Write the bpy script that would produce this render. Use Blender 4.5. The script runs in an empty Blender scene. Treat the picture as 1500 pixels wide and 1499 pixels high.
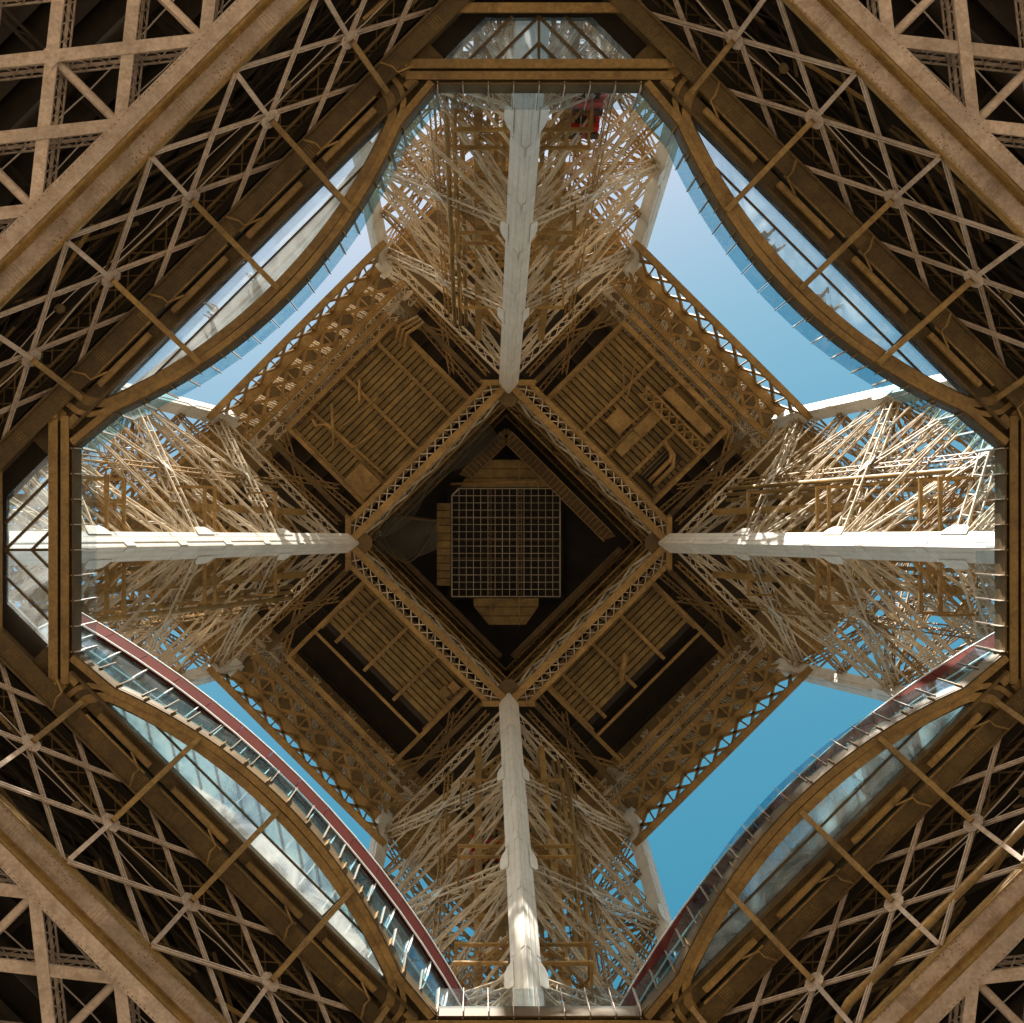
import bpy, math, random
from mathutils import Vector, Matrix
R = math.radians
random.seed(7)
S2 = math.sqrt(2.0)
scene = bpy.context.scene
C = scene.collection

# ------------------------------------------------------------------ camera, sky, sun, exposure
EYE = 1.6                                    # camera height; heights "h" below are measured from the camera
cam_d = bpy.data.cameras.new('camera'); cam = bpy.data.objects.new('camera', cam_d); C.objects.link(cam)
cam.location = (-2.29, -0.51, EYE); cam.rotation_euler = (math.pi, 0, 0)
cam_d.sensor_width = 36; cam_d.lens = 36 * 2155 / 1500
cam_d.shift_x = 49 / 1500; cam_d.shift_y = 36.5 / 1500
cam_d.clip_start = 0.1; cam_d.clip_end = 6000
scene.camera = cam

SUN_EL = R(44); SUN_AZ = math.atan2(-math.cos(R(12)), -math.sin(R(12)))   # the sun stands over the upper left of the view
sdir = Vector((math.cos(SUN_AZ) * math.cos(SUN_EL), math.sin(SUN_AZ) * math.cos(SUN_EL), math.sin(SUN_EL)))
world = bpy.data.worlds.new('World'); scene.world = world; world.use_nodes = True
wn = world.node_tree; wn.nodes.clear()
sky = wn.nodes.new('ShaderNodeTexSky'); sky.sky_type = 'NISHITA'; sky.sun_disc = False
sky.sun_elevation = SUN_EL
sky.sun_rotation = math.atan2(sdir.x, sdir.y)
sky.altitude = 50; sky.air_density = 1.0; sky.dust_density = 2.6; sky.ozone_density = 1.0
bg = wn.nodes.new('ShaderNodeBackground'); bg.inputs['Strength'].default_value = 0.075
wo = wn.nodes.new('ShaderNodeOutputWorld')
tint = wn.nodes.new('ShaderNodeMix'); tint.data_type = 'RGBA'; tint.blend_type = 'MULTIPLY'; tint.inputs['Factor'].default_value = 1.0
tint.inputs['B'].default_value = (0.86, 0.885, 0.79, 1)   # clear-weather colour balance, the same over the whole sky
wn.links.new(sky.outputs[0], tint.inputs['A']); 
sep = wn.nodes.new('ShaderNodeSeparateColor'); com = wn.nodes.new('ShaderNodeCombineColor')
pw = wn.nodes.new('ShaderNodeMath'); pw.operation = 'POWER'; pw.inputs[1].default_value = 2.1
mk = wn.nodes.new('ShaderNodeMath'); mk.operation = 'MULTIPLY'; mk.inputs[1].default_value = 0.42
mn = wn.nodes.new('ShaderNodeMath'); mn.operation = 'MINIMUM'
wn.links.new(tint.outputs['Result'], sep.inputs[0]); wn.links.new(sep.outputs[0], pw.inputs[0]); wn.links.new(pw.outputs[0], mk.inputs[0])
wn.links.new(mk.outputs[0], mn.inputs[0]); wn.links.new(sep.outputs[0], mn.inputs[1])
wn.links.new(mn.outputs[0], com.inputs[0]); wn.links.new(sep.outputs[1], com.inputs[1]); wn.links.new(sep.outputs[2], com.inputs[2])
wn.links.new(com.outputs[0], bg.inputs[0]); wn.links.new(bg.outputs[0], wo.inputs[0])
sun_d = bpy.data.lights.new('sun', 'SUN'); sun_d.energy = 5.0; sun_d.angle = R(0.5); sun_d.color = (1.0, 0.95, 0.87)
sun = bpy.data.objects.new('sun', sun_d); C.objects.link(sun)
sun.rotation_euler = sdir.to_track_quat('Z', 'Y').to_euler(); sun.location = sdir * 300
vs = scene.view_settings; vs.view_transform = 'Standard'; vs.look = 'None'; vs.exposure = 1.85; vs.gamma = 1; vs.use_curve_mapping = False
scene.render.engine = 'CYCLES'
scene.cycles.max_bounces = 6; scene.cycles.diffuse_bounces = 3; scene.cycles.glossy_bounces = 3; scene.cycles.adaptive_threshold = 0.02; scene.cycles.sample_clamp_indirect = 3.0; scene.cycles.transparent_max_bounces = 24
scene.cycles.use_denoising = True

# ------------------------------------------------------------------ materials
def mat(name, col, rough=0.6, var=0.25, scale=0.6, spec=0.3, bump=0.15, metal=0.0, dirt=None, dirt_amt=0.35, fine=True):
    m = bpy.data.materials.new(name); m.use_nodes = True
    nt = m.node_tree; b = nt.nodes['Principled BSDF']
    tc = nt.nodes.new('ShaderNodeTexCoord')
    geo = nt.nodes.new('ShaderNodeNewGeometry')
    n1 = nt.nodes.new('ShaderNodeTexNoise'); n1.inputs['Scale'].default_value = scale; n1.inputs['Detail'].default_value = 6; n1.inputs['Roughness'].default_value = 0.65
    n2 = nt.nodes.new('ShaderNodeTexNoise'); n2.inputs['Scale'].default_value = scale * 14; n2.inputs['Detail'].default_value = 4
    nt.links.new(geo.outputs['Position'], n1.inputs['Vector']); nt.links.new(geo.outputs['Position'], n2.inputs['Vector'])
    r1 = nt.nodes.new('ShaderNodeMapRange'); r1.inputs['From Min'].default_value = 0.3; r1.inputs['From Max'].default_value = 0.7
    r1.inputs['To Min'].default_value = 1 - var; r1.inputs['To Max'].default_value = 1 + var
    nt.links.new(n1.outputs['Fac'], r1.inputs['Value'])
    r2 = nt.nodes.new('ShaderNodeMapRange'); r2.inputs['From Min'].default_value = 0.3; r2.inputs['From Max'].default_value = 0.7
    r2.inputs['To Min'].default_value = 1 - var * 0.6; r2.inputs['To Max'].default_value = 1 + var * 0.6
    nt.links.new(n2.outputs['Fac'], r2.inputs['Value'])
    oi = nt.nodes.new('ShaderNodeObjectInfo')
    r3 = nt.nodes.new('ShaderNodeMapRange'); r3.inputs['To Min'].default_value = 1 - var * 0.5; r3.inputs['To Max'].default_value = 1 + var * 0.5
    nt.links.new(oi.outputs['Random'], r3.inputs['Value'])
    mu = nt.nodes.new('ShaderNodeMath'); mu.operation = 'MULTIPLY'
    nt.links.new(r1.outputs[0], mu.inputs[0]); nt.links.new(r2.outputs[0], mu.inputs[1])
    mu2 = nt.nodes.new('ShaderNodeMath'); mu2.operation = 'MULTIPLY'
    nt.links.new(mu.outputs[0], mu2.inputs[0]); nt.links.new(r3.outputs[0], mu2.inputs[1])
    vm = nt.nodes.new('ShaderNodeVectorMath'); vm.operation = 'SCALE'; vm.inputs[0].default_value = col
    nt.links.new(mu2.outputs[0], vm.inputs['Scale'])
    last = vm.outputs[0]
    if dirt:
        n3 = nt.nodes.new('ShaderNodeTexNoise'); n3.inputs['Scale'].default_value = scale * 3.1; n3.inputs['Detail'].default_value = 8; n3.inputs['Roughness'].default_value = 0.75
        nt.links.new(geo.outputs['Position'], n3.inputs['Vector'])
        r4 = nt.nodes.new('ShaderNodeMapRange'); r4.inputs['From Min'].default_value = 0.5; r4.inputs['From Max'].default_value = 0.68
        r4.inputs['To Min'].default_value = 0; r4.inputs['To Max'].default_value = dirt_amt
        nt.links.new(n3.outputs['Fac'], r4.inputs['Value'])
        mx = nt.nodes.new('ShaderNodeMix'); mx.data_type = 'RGBA'
        nt.links.new(r4.outputs[0], mx.inputs['Factor']); nt.links.new(last, mx.inputs['A']); mx.inputs['B'].default_value = (*dirt, 1)
        last = mx.outputs['Result']
    nt.links.new(last, b.inputs['Base Color'])
    b.inputs['Roughness'].default_value = rough; b.inputs['Specular IOR Level'].default_value = spec; b.inputs['Metallic'].default_value = metal
    if bump:
        bp = nt.nodes.new('ShaderNodeBump'); bp.inputs['Strength'].default_value = bump; bp.inputs['Distance'].default_value = 0.02
        nt.links.new(n2.outputs['Fac'], bp.inputs['Height']); nt.links.new(bp.outputs[0], b.inputs['Normal'])
    return m

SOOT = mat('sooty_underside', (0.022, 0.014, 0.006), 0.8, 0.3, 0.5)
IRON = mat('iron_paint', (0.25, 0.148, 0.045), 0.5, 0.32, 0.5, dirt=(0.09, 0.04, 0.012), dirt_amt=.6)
IRON_D = mat('iron_paint_dark', (0.10, 0.060, 0.0175), 0.55, 0.35, 0.5, dirt=(0.05, 0.026, 0.01), dirt_amt=.6)  # darker mix of the iron paint
PINK = mat('iron_paint_bounce_lit', (0.45, 0.34, 0.25), 0.6, 0.28, 0.6, dirt=(0.24, 0.13, 0.06), dirt_amt=.6)  # iron paint with the pinkish ground bounce put into its colour
PALE = mat('iron_paint_lit', (0.58, 0.545, 0.48), 0.5, 0.12, 0.35, dirt=(0.40, 0.33, 0.24), dirt_amt=0.45)  # same iron paint, whitened: the columns' brightness is put into the colour
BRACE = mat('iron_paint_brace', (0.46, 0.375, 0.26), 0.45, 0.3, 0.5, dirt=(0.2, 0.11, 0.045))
BOARD = mat('deck_board_paint', (0.215, 0.135, 0.04), 0.6, 0.4, 0.9, dirt=(0.10, 0.055, 0.02))
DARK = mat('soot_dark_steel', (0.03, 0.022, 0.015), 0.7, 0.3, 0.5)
RED = mat('pavilion_red_panel', (0.062, 0.009, 0.005), 0.85, 0.12, 0.8, spec=0.04)
CABIN = mat('cabin_red_paint', (0.42, 0.022, 0.014), 0.35, 0.12, 1.5)
WHITE = mat('white_mullion_paint', (0.72, 0.70, 0.66), 0.45, 0.1, 1.0)
BEIGE = mat('beige_soffit', (0.50, 0.40, 0.31), 0.6, 0.1, 0.7)
POSTM = mat('post_steel', (0.20, 0.16, 0.12), 0.5, 0.15, 1.5)
NET = mat('grey_net_fabric', (0.10, 0.085, 0.06), 0.9, 0.35, 2.5)
_nt = NET.node_tree; _tr = _nt.nodes.new('ShaderNodeBsdfTransparent'); _mx = _nt.nodes.new('ShaderNodeMixShader'); _mx.inputs[0].default_value = 0.5
_nt.links.new(_tr.outputs[0], _mx.inputs[1]); _nt.links.new(_nt.nodes['Principled BSDF'].outputs[0], _mx.inputs[2]); _nt.links.new(_mx.outputs[0], _nt.nodes['Material Output'].inputs[0])
PAVE = mat('pale_gravel_paving', (0.15, 0.12, 0.09), 0.9, 0.2, 0.15)
STONE = mat('pier_limestone', (0.42, 0.37, 0.29), 0.85, 0.2, 0.5)
SKIN = mat('skin', (0.45, 0.27, 0.19), 0.5, 0.08, 3); HAIR = mat('dark_hair', (0.03, 0.02, 0.015), 0.6, 0.2, 6)
BLACKCAB = mat('dark_window', (0.02, 0.025, 0.03), 0.15, 0.1, 1, spec=0.6)

def glass(name, tint, refl=0.12, veil=0.1, veil_col=(0.5, 0.5, 0.48), fres=0.8):
    m = bpy.data.materials.new(name); m.use_nodes = True
    nt = m.node_tree; nt.nodes.clear()
    out = nt.nodes.new('ShaderNodeOutputMaterial')
    tr = nt.nodes.new('ShaderNodeBsdfTransparent'); tr.inputs[0].default_value = (*tint, 1)
    gl = nt.nodes.new('ShaderNodeBsdfGlossy'); gl.inputs['Roughness'].default_value = 0.03; gl.inputs[0].default_value = (0.9, 0.95, 1, 1)
    fr = nt.nodes.new('ShaderNodeFresnel'); fr.inputs[0].default_value = 1.45
    ml = nt.nodes.new('ShaderNodeMath'); ml.operation = 'MULTIPLY_ADD'; ml.inputs[1].default_value = fres; ml.inputs[2].default_value = refl * 0.3
    ml.use_clamp = True
    nt.links.new(fr.outputs[0], ml.inputs[0])
    m1 = nt.nodes.new('ShaderNodeMixShader'); nt.links.new(ml.outputs[0], m1.inputs[0]); nt.links.new(tr.outputs[0], m1.inputs[1]); nt.links.new(gl.outputs[0], m1.inputs[2])
    df = nt.nodes.new('ShaderNodeBsdfDiffuse'); df.inputs[0].default_value = (*veil_col, 1)
    tl = nt.nodes.new('ShaderNodeBsdfTranslucent'); tl.inputs[0].default_value = (*veil_col, 1)
    ad = nt.nodes.new('ShaderNodeMixShader'); ad.inputs[0].default_value = 0.5
    nt.links.new(df.outputs[0], ad.inputs[1]); nt.links.new(tl.outputs[0], ad.inputs[2])
    geo = nt.nodes.new('ShaderNodeNewGeometry')
    nz = nt.nodes.new('ShaderNodeTexNoise'); nz.inputs['Scale'].default_value = 0.7; nz.inputs['Detail'].default_value = 7; nz.inputs['Distortion'].default_value = 1.2
    nt.links.new(geo.outputs['Position'], nz.inputs['Vector'])
    mr = nt.nodes.new('ShaderNodeMapRange'); mr.inputs['From Min'].default_value = 0.35; mr.inputs['From Max'].default_value = 0.7
    mr.inputs['To Min'].default_value = veil * 0.3; mr.inputs['To Max'].default_value = veil * 1.7
    nt.links.new(nz.outputs['Fac'], mr.inputs['Value'])
    m2 = nt.nodes.new('ShaderNodeMixShader'); nt.links.new(mr.outputs[0], m2.inputs[0]); nt.links.new(m1.outputs[0], m2.inputs[1]); nt.links.new(ad.outputs[0], m2.inputs[2])
    nt.links.new(m2.outputs[0], out.inputs[0])
    return m
GFLOOR = glass('floor_glass', (0.86, 0.92, 0.95), 0.15, 0.10, (.75, .75, .72), fres=.5)
GVEILED = glass('veiled_floor_glass', (0.84, 0.9, 0.92), 0.2, 0.36, (.8, .79, .74), fres=.5)  # whitish reflection of the ground put in as a stronger diffuse veil
GCLEAR = glass('clear_railing_glass', (0.90, 0.95, 0.97), 0.1, 0.05, fres=0.12)
GRAIL = glass('railing_glass', (0.66, 0.88, 0.96), 0.1, 0.04, fres=0.22)
GWALL = glass('pavilion_glass', (0.62, 0.78, 0.82), 0.4, 0.10, fres=0.6)

# ------------------------------------------------------------------ mesh helpers
class MB:
    def __init__(s): s.v = []; s.f = []; s.m = []; s.cur = 0
    def add(s, vs, fs):
        o = len(s.v); s.v.extend(Vector(p) for p in vs)
        for f in fs: s.f.append(tuple(o + i for i in f)); s.m.append(s.cur)
    def hexa(s, p):   # 8 points: bottom 4, top 4
        s.add(p, [(0, 3, 2, 1), (4, 5, 6, 7), (0, 1, 5, 4), (1, 2, 6, 5), (2, 3, 7, 6), (3, 0, 4, 7)])
    def box(s, c, d):
        x, y, z = c; a, b, e = d[0] / 2, d[1] / 2, d[2] / 2
        s.hexa([(x - a, y - b, z - e), (x + a, y - b, z - e), (x + a, y + b, z - e), (x - a, y + b, z - e),
                (x - a, y - b, z + e), (x + a, y - b, z + e), (x + a, y + b, z + e), (x - a, y + b, z + e)])
    def bar(s, p, q, w, d, up=(0, 0, 1), ext=0.0):     # w across, d along up
        p = Vector(p); q = Vector(q); ax = (q - p)
        if ax.length < 1e-6: return
        ax.normalize(); up = Vector(up)
        sd = ax.cross(up)
        if sd.length < 1e-4: sd = ax.cross(Vector((1, 0, 0)))
        if sd.length < 1e-4: sd = ax.cross(Vector((0, 1, 0)))
        sd.normalize(); u = sd.cross(ax).normalized()
        p = p - ax * ext; q = q + ax * ext
        a = sd * (w / 2); b = u * (d / 2)
        s.hexa([p - a - b, p + a - b, p + a + b, p - a + b, q - a - b, q + a - b, q + a + b, q - a + b])
    def prism(s, pts, vec):
        n = len(pts); vec = Vector(vec); a = [Vector(p) for p in pts]; b = [p + vec for p in a]
        s.add(a + b, [tuple(range(n - 1, -1, -1)), tuple(range(n, 2 * n))] + [(i, (i + 1) % n, n + (i + 1) % n, n + i) for i in range(n)])
    def sweep(s, path, prof, closed=False):   # path of (x,y,z); prof list of (off along left normal in xy, dz)
        P = [Vector(p) for p in path]; n = len(P); k = len(prof); vs = []
        for i in range(n):
            a = P[i - 1] if i else P[i]; b = P[i + 1] if i < n - 1 else P[i]
            t = (b - a); t.z = 0; t.normalize()
            nrm = Vector((-t.y, t.x, 0))
            if 0 < i < n - 1:
                t1 = (P[i] - P[i - 1]); t1.z = 0; t1.normalize()
                c = max(0.5, abs(t1.dot(t))); nrm = nrm / c
            for (o, dz) in prof: vs.append(P[i] + nrm * o + Vector((0, 0, dz)))
        fs = []
        for i in range(n - 1):
            for j in range(k):
                fs.append((i * k + j, i * k + (j + 1) % k, (i + 1) * k + (j + 1) % k, (i + 1) * k + j))
        fs.append(tuple(range(k - 1, -1, -1))); fs.append(tuple((n - 1) * k + j for j in range(k)))
        s.add(vs, fs)
    def tube(s, path, r, n=8):
        P = [Vector(p) for p in path]; vs = []; fs = []; m = len(P)
        for i in range(m):
            a = P[i - 1] if i else P[i]; b = P[i + 1] if i < m - 1 else P[i]
            t = (b - a).normalized(); u = t.cross(Vector((0.13, 0.27, 0.95))).normalized(); w = t.cross(u)
            for j in range(n):
                an = 2 * math.pi * j / n; vs.append(P[i] + (u * math.cos(an) + w * math.sin(an)) * r)
        for i in range(m - 1):
            for j in range(n): fs.append((i * n + j, i * n + (j + 1) % n, (i + 1) * n + (j + 1) % n, (i + 1) * n + j))
        fs.append(tuple(range(n - 1, -1, -1))); fs.append(tuple((m - 1) * n + j for j in range(n)))
        s.add(vs, fs)
    def rivet(s, p, nrm, r=0.022):
        p = Vector(p); nrm = Vector(nrm).normalized(); u = nrm.orthogonal().normalized(); w = nrm.cross(u)
        vs = [p + (u * math.cos(k * 2.0944) + w * math.sin(k * 2.0944)) * r for k in range(3)]
        vs = [p + u * r, p + w * r, p - u * r, p - w * r]
        vs += [(q - p) * 0.55 + p + nrm * r * 0.7 for q in vs]
        s.add(vs, [(4, 5, 6, 7), (0, 1, 5, 4), (1, 2, 6, 5), (2, 3, 7, 6), (3, 0, 4, 7)])
    def lattice(s, p, q, w, d, up, ch=0.09, la=0.05, pitch=0.9, sides=(1, 1, 1, 1), cross=False):
        """box girder: four angle chords laced on each side"""
        p = Vector(p); q = Vector(q); ax = q - p; L = ax.length; ax = ax / L; up = Vector(up)
        sd = ax.cross(up).normalized(); u = sd.cross(ax).normalized()
        cs = [(-1, -1), (1, -1), (1, 1), (-1, 1)]
        off = [sd * (a * w / 2) + u * (b * d / 2) for a, b in cs]
        for o in off: s.bar(p + o, q + o, ch, ch, u)
        n = max(2, int(round(L / pitch)))
        for k in range(4):
            if not sides[k]: continue
            o1, o2 = off[k], off[(k + 1) % 4]
            nm = (o1 + o2).normalized()
            for i in range(n):
                a, b = (o1, o2) if (i + k) % 2 == 0 else (o2, o1)
                s.bar(p + ax * (L * i / n) + a, p + ax * (L * (i + 1) / n) + b, la, la * 0.4, nm)
                if cross: s.bar(p + ax * (L * i / n) + b, p + ax * (L * (i + 1) / n) + a, la, la * 0.4, nm)
    def zigzag(s, p1, q1, p2, q2, n, w=0.06, d=0.03, up=(0, 0, 1), cross=False):
        p1, q1, p2, q2 = map(Vector, (p1, q1, p2, q2))
        for i in range(n):
            a1 = p1.lerp(q1, i / n); b1 = p1.lerp(q1, (i + 1) / n); a2 = p2.lerp(q2, i / n); b2 = p2.lerp(q2, (i + 1) / n)
            if i % 2 == 0 or cross: s.bar(a1, b2, w, d, up)
            if i % 2 == 1 or cross: s.bar(a2, b1, w, d, up)
    def mesh(s, name, mats, base=(0, 0, 0), smooth=False):
        b = Vector(base)
        me = bpy.data.meshes.new(name); me.from_pydata([tuple(p - b) for p in s.v], [], s.f)
        for mt in (mats if isinstance(mats, (list, tuple)) else [mats]): me.materials.append(mt)
        if any(s.m): me.polygons.foreach_set('material_index', s.m)
        if smooth: me.polygons.foreach_set('use_smooth', [True] * len(s.f))
        me.update(); return me

class Thing:
    """an Empty at the thing's base; parts are built in the tower's own coordinates turned by theta about its axis"""
    def __init__(s, name, label, cat, base, theta=0.0, group=None, kind=None):
        s.base = Vector(base); s.theta = theta
        s.root = bpy.data.objects.new(name, None); C.objects.link(s.root)
        s.root.empty_display_size = 0.5
        s.root.location = Matrix.Rotation(theta, 3, 'Z') @ s.base; s.root.rotation_euler = (0, 0, theta)
        if label: s.root['label'] = label
        if cat: s.root['category'] = cat
        if group: s.root['group'] = group
        s.root['kind'] = kind or 'thing'
    def part(s, name, mb, m, parent=None, kind=None, smooth=False, label=None):
        me = mb.mesh(name, m, s.base, smooth)
        o = bpy.data.objects.new(name, me); C.objects.link(o)
        o.parent = parent or s.root
        if kind: o['kind'] = kind
        if label: o['label'] = label
        return o
    def copy(s, theta, label):
        t = Thing.__new__(Thing); t.base = s.base; t.theta = theta
        def cp(o, par):
            c = o.copy(); C.objects.link(c); c.parent = par
            for ch in [x for x in bpy.data.objects if x.parent is o]: cp_children.append((ch, c))
            return c
        cp_children = []
        t.root = cp(s.root, None)
        while cp_children:
            ch, par = cp_children.pop(0); cp(ch, par)
        t.root.location = Matrix.Rotation(theta, 3, 'Z') @ s.base; t.root.rotation_euler = (0, 0, theta)
        t.root['label'] = label
        return t

def rect(o0, o1, z0, z1): return [(o0, z0), (o0, z1), (o1, z1), (o1, z0)]
LEGS = {'right': 0.0, 'bottom': R(90), 'left': R(180), 'top': R(270)}
FACES = {'br': R(45), 'bl': R(135), 'tl': R(225), 'tr': R(315)}
FN = {'br': 'lower right', 'bl': 'lower left', 'tl': 'upper left', 'tr': 'upper right'}
def Z(h): return h + EYE
def P(u, v, h): return Vector((u, v, h + EYE))

# ------------------------------------------------------------------ ground
g = MB(); g.add([(-3000, -3000, 0), (3000, -3000, 0), (3000, 3000, 0), (-3000, 3000, 0)], [(0, 1, 2, 3)])
go = bpy.data.objects.new('ground', g.mesh('ground', PAVE)); C.objects.link(go); go['kind'] = 'structure'
go['label'] = 'pale gravel esplanade under the tower'

# ------------------------------------------------------------------ tower legs
def a_in(h):
    if h >= 56: return 8.6 + 0.141 * (112 - h)
    return 16.5 + (56 - h) * 0.40
def a_out(h):
    if h >= 56: return 22.3 + 0.155 * (112 - h)
    return 30.98 + (56 - h) * 0.45
def corner(k, h):
    i, o = a_in(h), a_out(h)
    if k == 'I': return P(S2 * i, 0, h)
    if k == 'O': return P(S2 * o, 0, h)
    return P((i + o) / S2, (o - i) / S2 * (1 if k == 'A' else -1), h)
LV = [56.0, 70.2, 83.4, 97.0, 111.6]
AX, BX = Vector((1, 1, 0)) / S2, Vector((1, -1, 0)) / S2

def column(t, k, name, size, m, rivets):
    mb = MB(); seq = [1.6 - EYE + 0.0, 56, 114]
    pts = [corner(k, -EYE), corner(k, 56), corner(k, 115)]
    for a, b in zip(pts, pts[1:]):
        mb.bar(a, b, size, size, AX)
        for nrm in (AX, -AX, BX, -BX):
            off = nrm * (size / 2 + 0.012)
            mb.bar(a + off, b + off, size * 0.42, 0.05, nrm)
    o = t.part(name, mb, m)
    # splice plates standing proud
    sp = MB(); a, b = pts[1], pts[2]; d = (b - a).normalized()
    n = 9
    for i in range(n):
        c = a.lerp(b, (i + 0.5) / n)
        for nrm in (AX, -AX, BX, -BX):
            off = nrm * (size / 2 + 0.032); side = nrm.cross(d)
            sp.bar(c + off - d * 0.55, c + off + d * 0.55, size * 0.9, 0.018, nrm)
    t.part('splice_plate', sp, m, o, kind='stuff')
    if rivets:
        rv = MB(); L = (b - a).length
        for nrm in (-AX, -BX):
            side = nrm.cross(d).normalized()
            for r in (-0.44, -0.15, 0.15, 0.44):
                lift = size / 2 + (0.042 if abs(r) < 0.2 else 0.004)
                for i in range(int(L / 0.22)):
                    rv.rivet(a + d * (i * 0.22 + 0.1) + nrm * lift + side * (r * size), nrm, 0.03)
        t.part('rivet_rows', rv, BEIGE, o, kind='stuff')  # darker than the column: the rivets' shading is put into the colour
    return o

def build_leg():
    t = Thing('tower_leg', 'x', 'tower leg', (S2 * 0.5 * (a_in(-EYE) + a_out(-EYE)), 0, 0), LEGS['top'], 'lattice legs of the tower')
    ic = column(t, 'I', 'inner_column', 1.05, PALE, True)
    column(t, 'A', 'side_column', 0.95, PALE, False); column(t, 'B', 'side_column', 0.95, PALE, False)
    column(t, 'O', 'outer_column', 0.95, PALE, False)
    faces = [('I', 'A', -BX), ('I', 'B', -AX), ('O', 'A', AX), ('O', 'B', BX)]
    for fi, (k1, k2, nrm) in enumerate(faces):
        BM = BRACE if k1 == 'I' else IRON      # outward faces darker: the shade of depth is put into the colour
        for i in range(4):
            h0, h1 = LV[i], LV[i + 1]
            a0, a1, b0, b1 = corner(k1, h0), corner(k1, h1), corner(k2, h0), corner(k2, h1)
            e = (b0 - a0).normalized()
            for (p, q, dd) in ((a0, b1, 0.0), (b0, a1, 0.34)):
                mb = MB(); ax = (q - p).normalized()
                off = -nrm * (0.28 + dd * 0.6)
                mb.lattice(p + ax * 0.5 + off, q - ax * 0.5 + off, 0.8, 0.55, nrm, 0.105, 0.055, 0.95)
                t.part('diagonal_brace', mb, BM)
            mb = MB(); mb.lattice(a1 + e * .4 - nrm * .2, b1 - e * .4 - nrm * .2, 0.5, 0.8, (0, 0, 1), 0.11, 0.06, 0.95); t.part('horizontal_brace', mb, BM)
            # mid strut and its hangers, depth shade in their darker colour
            am, bm = corner(k1, (h0 + h1) / 2), corner(k2, (h0 + h1) / 2)
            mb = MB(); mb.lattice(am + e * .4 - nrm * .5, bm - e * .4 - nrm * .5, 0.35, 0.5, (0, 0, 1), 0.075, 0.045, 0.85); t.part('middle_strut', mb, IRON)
            x = (a0 + b1 + b0 + a1) / 4
            mb = MB(); c0, c1 = (a0 + b0) / 2, (a1 + b1) / 2
            mb.lattice(c0 - nrm * .45, c1 - nrm * .45, 0.4, 0.4, nrm, 0.07, 0.04, 0.85); t.part('hanger', mb, IRON)
            # lighter flat-laced bracing filling the half panels
            def flat(p, q, nm_, w=.42, in_=.6):
                p = p - nrm * in_; q = q - nrm * in_; ax = (q - p).normalized(); sd = ax.cross(nrm).normalized() * (w / 2); m_ = MB()
                p = p + ax * .4; q = q - ax * .4
                m_.bar(p + sd, q + sd, .07, .09, nrm); m_.bar(p - sd, q - sd, .07, .09, nrm)
                m_.zigzag(p + sd, q + sd, p - sd, q - sd, max(3, int((q - p).length / .6)), .045, .02, nrm)
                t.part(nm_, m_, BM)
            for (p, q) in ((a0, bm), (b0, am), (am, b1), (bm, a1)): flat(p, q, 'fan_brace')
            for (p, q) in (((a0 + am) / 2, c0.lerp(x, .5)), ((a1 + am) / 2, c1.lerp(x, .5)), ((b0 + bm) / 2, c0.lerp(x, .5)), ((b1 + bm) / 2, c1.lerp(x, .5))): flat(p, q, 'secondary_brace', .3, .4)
            gm = MB()
            gm.prism([x + e * .8 - nrm * .02, x + Vector((0, 0, .9)) - nrm * .02, x - e * .8 - nrm * .02, x - Vector((0, 0, .9)) - nrm * .02], -nrm * 0.05)
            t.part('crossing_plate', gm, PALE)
        # gusset plates on the column at every joint
        for i in range(0, 4):
            for (k, k_) in ((k1, k2), (k2, k1)):
                c = corner(k, LV[i]); e = (corner(k_, LV[i]) - c).normalized()
                d = (corner(k, LV[i] + 5) - c).normalized()
                gm = MB(); o = nrm * (0.56 if k in 'IO' else .5)
                gm.prism([p + o for p in (c + e * .3 - d * 1.3, c + e * .72 - d * 1.0, c + e * .9 - d * .6, c + e * .9 + d * .6, c + e * .72 + d * 1.0, c + e * .3 + d * 1.3)], nrm * 0.04)
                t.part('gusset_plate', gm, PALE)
    # flat diaphragms across the leg, darkened in colour like the far faces
    for h in LV[:]:
        ks = [corner(k, h) for k in 'IAOB']
        mb = MB(); mb.lattice(ks[0].lerp(ks[2], .05), ks[0].lerp(ks[2], .95), .5, .5, (0, 0, 1), .085, .05, .8); t.part('cross_tie', mb, IRON)
        mb = MB(); mb.lattice(ks[1].lerp(ks[3], .05) + Vector((0, 0, .6)), ks[1].lerp(ks[3], .95) + Vector((0, 0, .6)), .5, .5, (0, 0, 1), .085, .05, .8); t.part('cross_tie', mb, IRON)
    # light inner ties
    for i in range(4):
        h0, h1 = LV[i], LV[i + 1]
        for (k1, k2) in (('I', 'O'), ('O', 'I'), ('A', 'B'), ('B', 'A')):
            p, q = corner(k1, h0), corner(k2, h1); p, q = p.lerp(q, .06), p.lerp(q, .94); sd = (q - p).cross(Vector((0, 0, 1))).normalized() * .2
            m_ = MB(); m_.bar(p + sd, q + sd, .07, .09); m_.bar(p - sd, q - sd, .07, .09); m_.zigzag(p + sd, q + sd, p - sd, q - sd, 26, .045, .02); t.part('inner_tie', m_, IRON)
    # lift track
    def tp(h, v, du=2.6): return P(S2 * a_in(h) + du, v, h)
    for v in (-2.3, 2.3):
        mb = MB(); mb.lattice(tp(50, v), tp(108.5, v), 0.35, 0.9, (1, 0, 0), .12, .07, 1.1, cross=True); mb.bar(tp(50, v, 2.1), tp(108.5, v, 2.1), 0.22, 0.06, (1, 0, 0)); t.part('lift_rail', mb, IRON)
    for k in range(9):
        v = -1.75 + k * 0.4375
        mb = MB(); mb.bar(tp(50, v, 3.2), tp(108.5, v, 3.2), 0.24, 0.05, (1, 0, 0)); t.part('track_slat', mb, BOARD)
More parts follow.
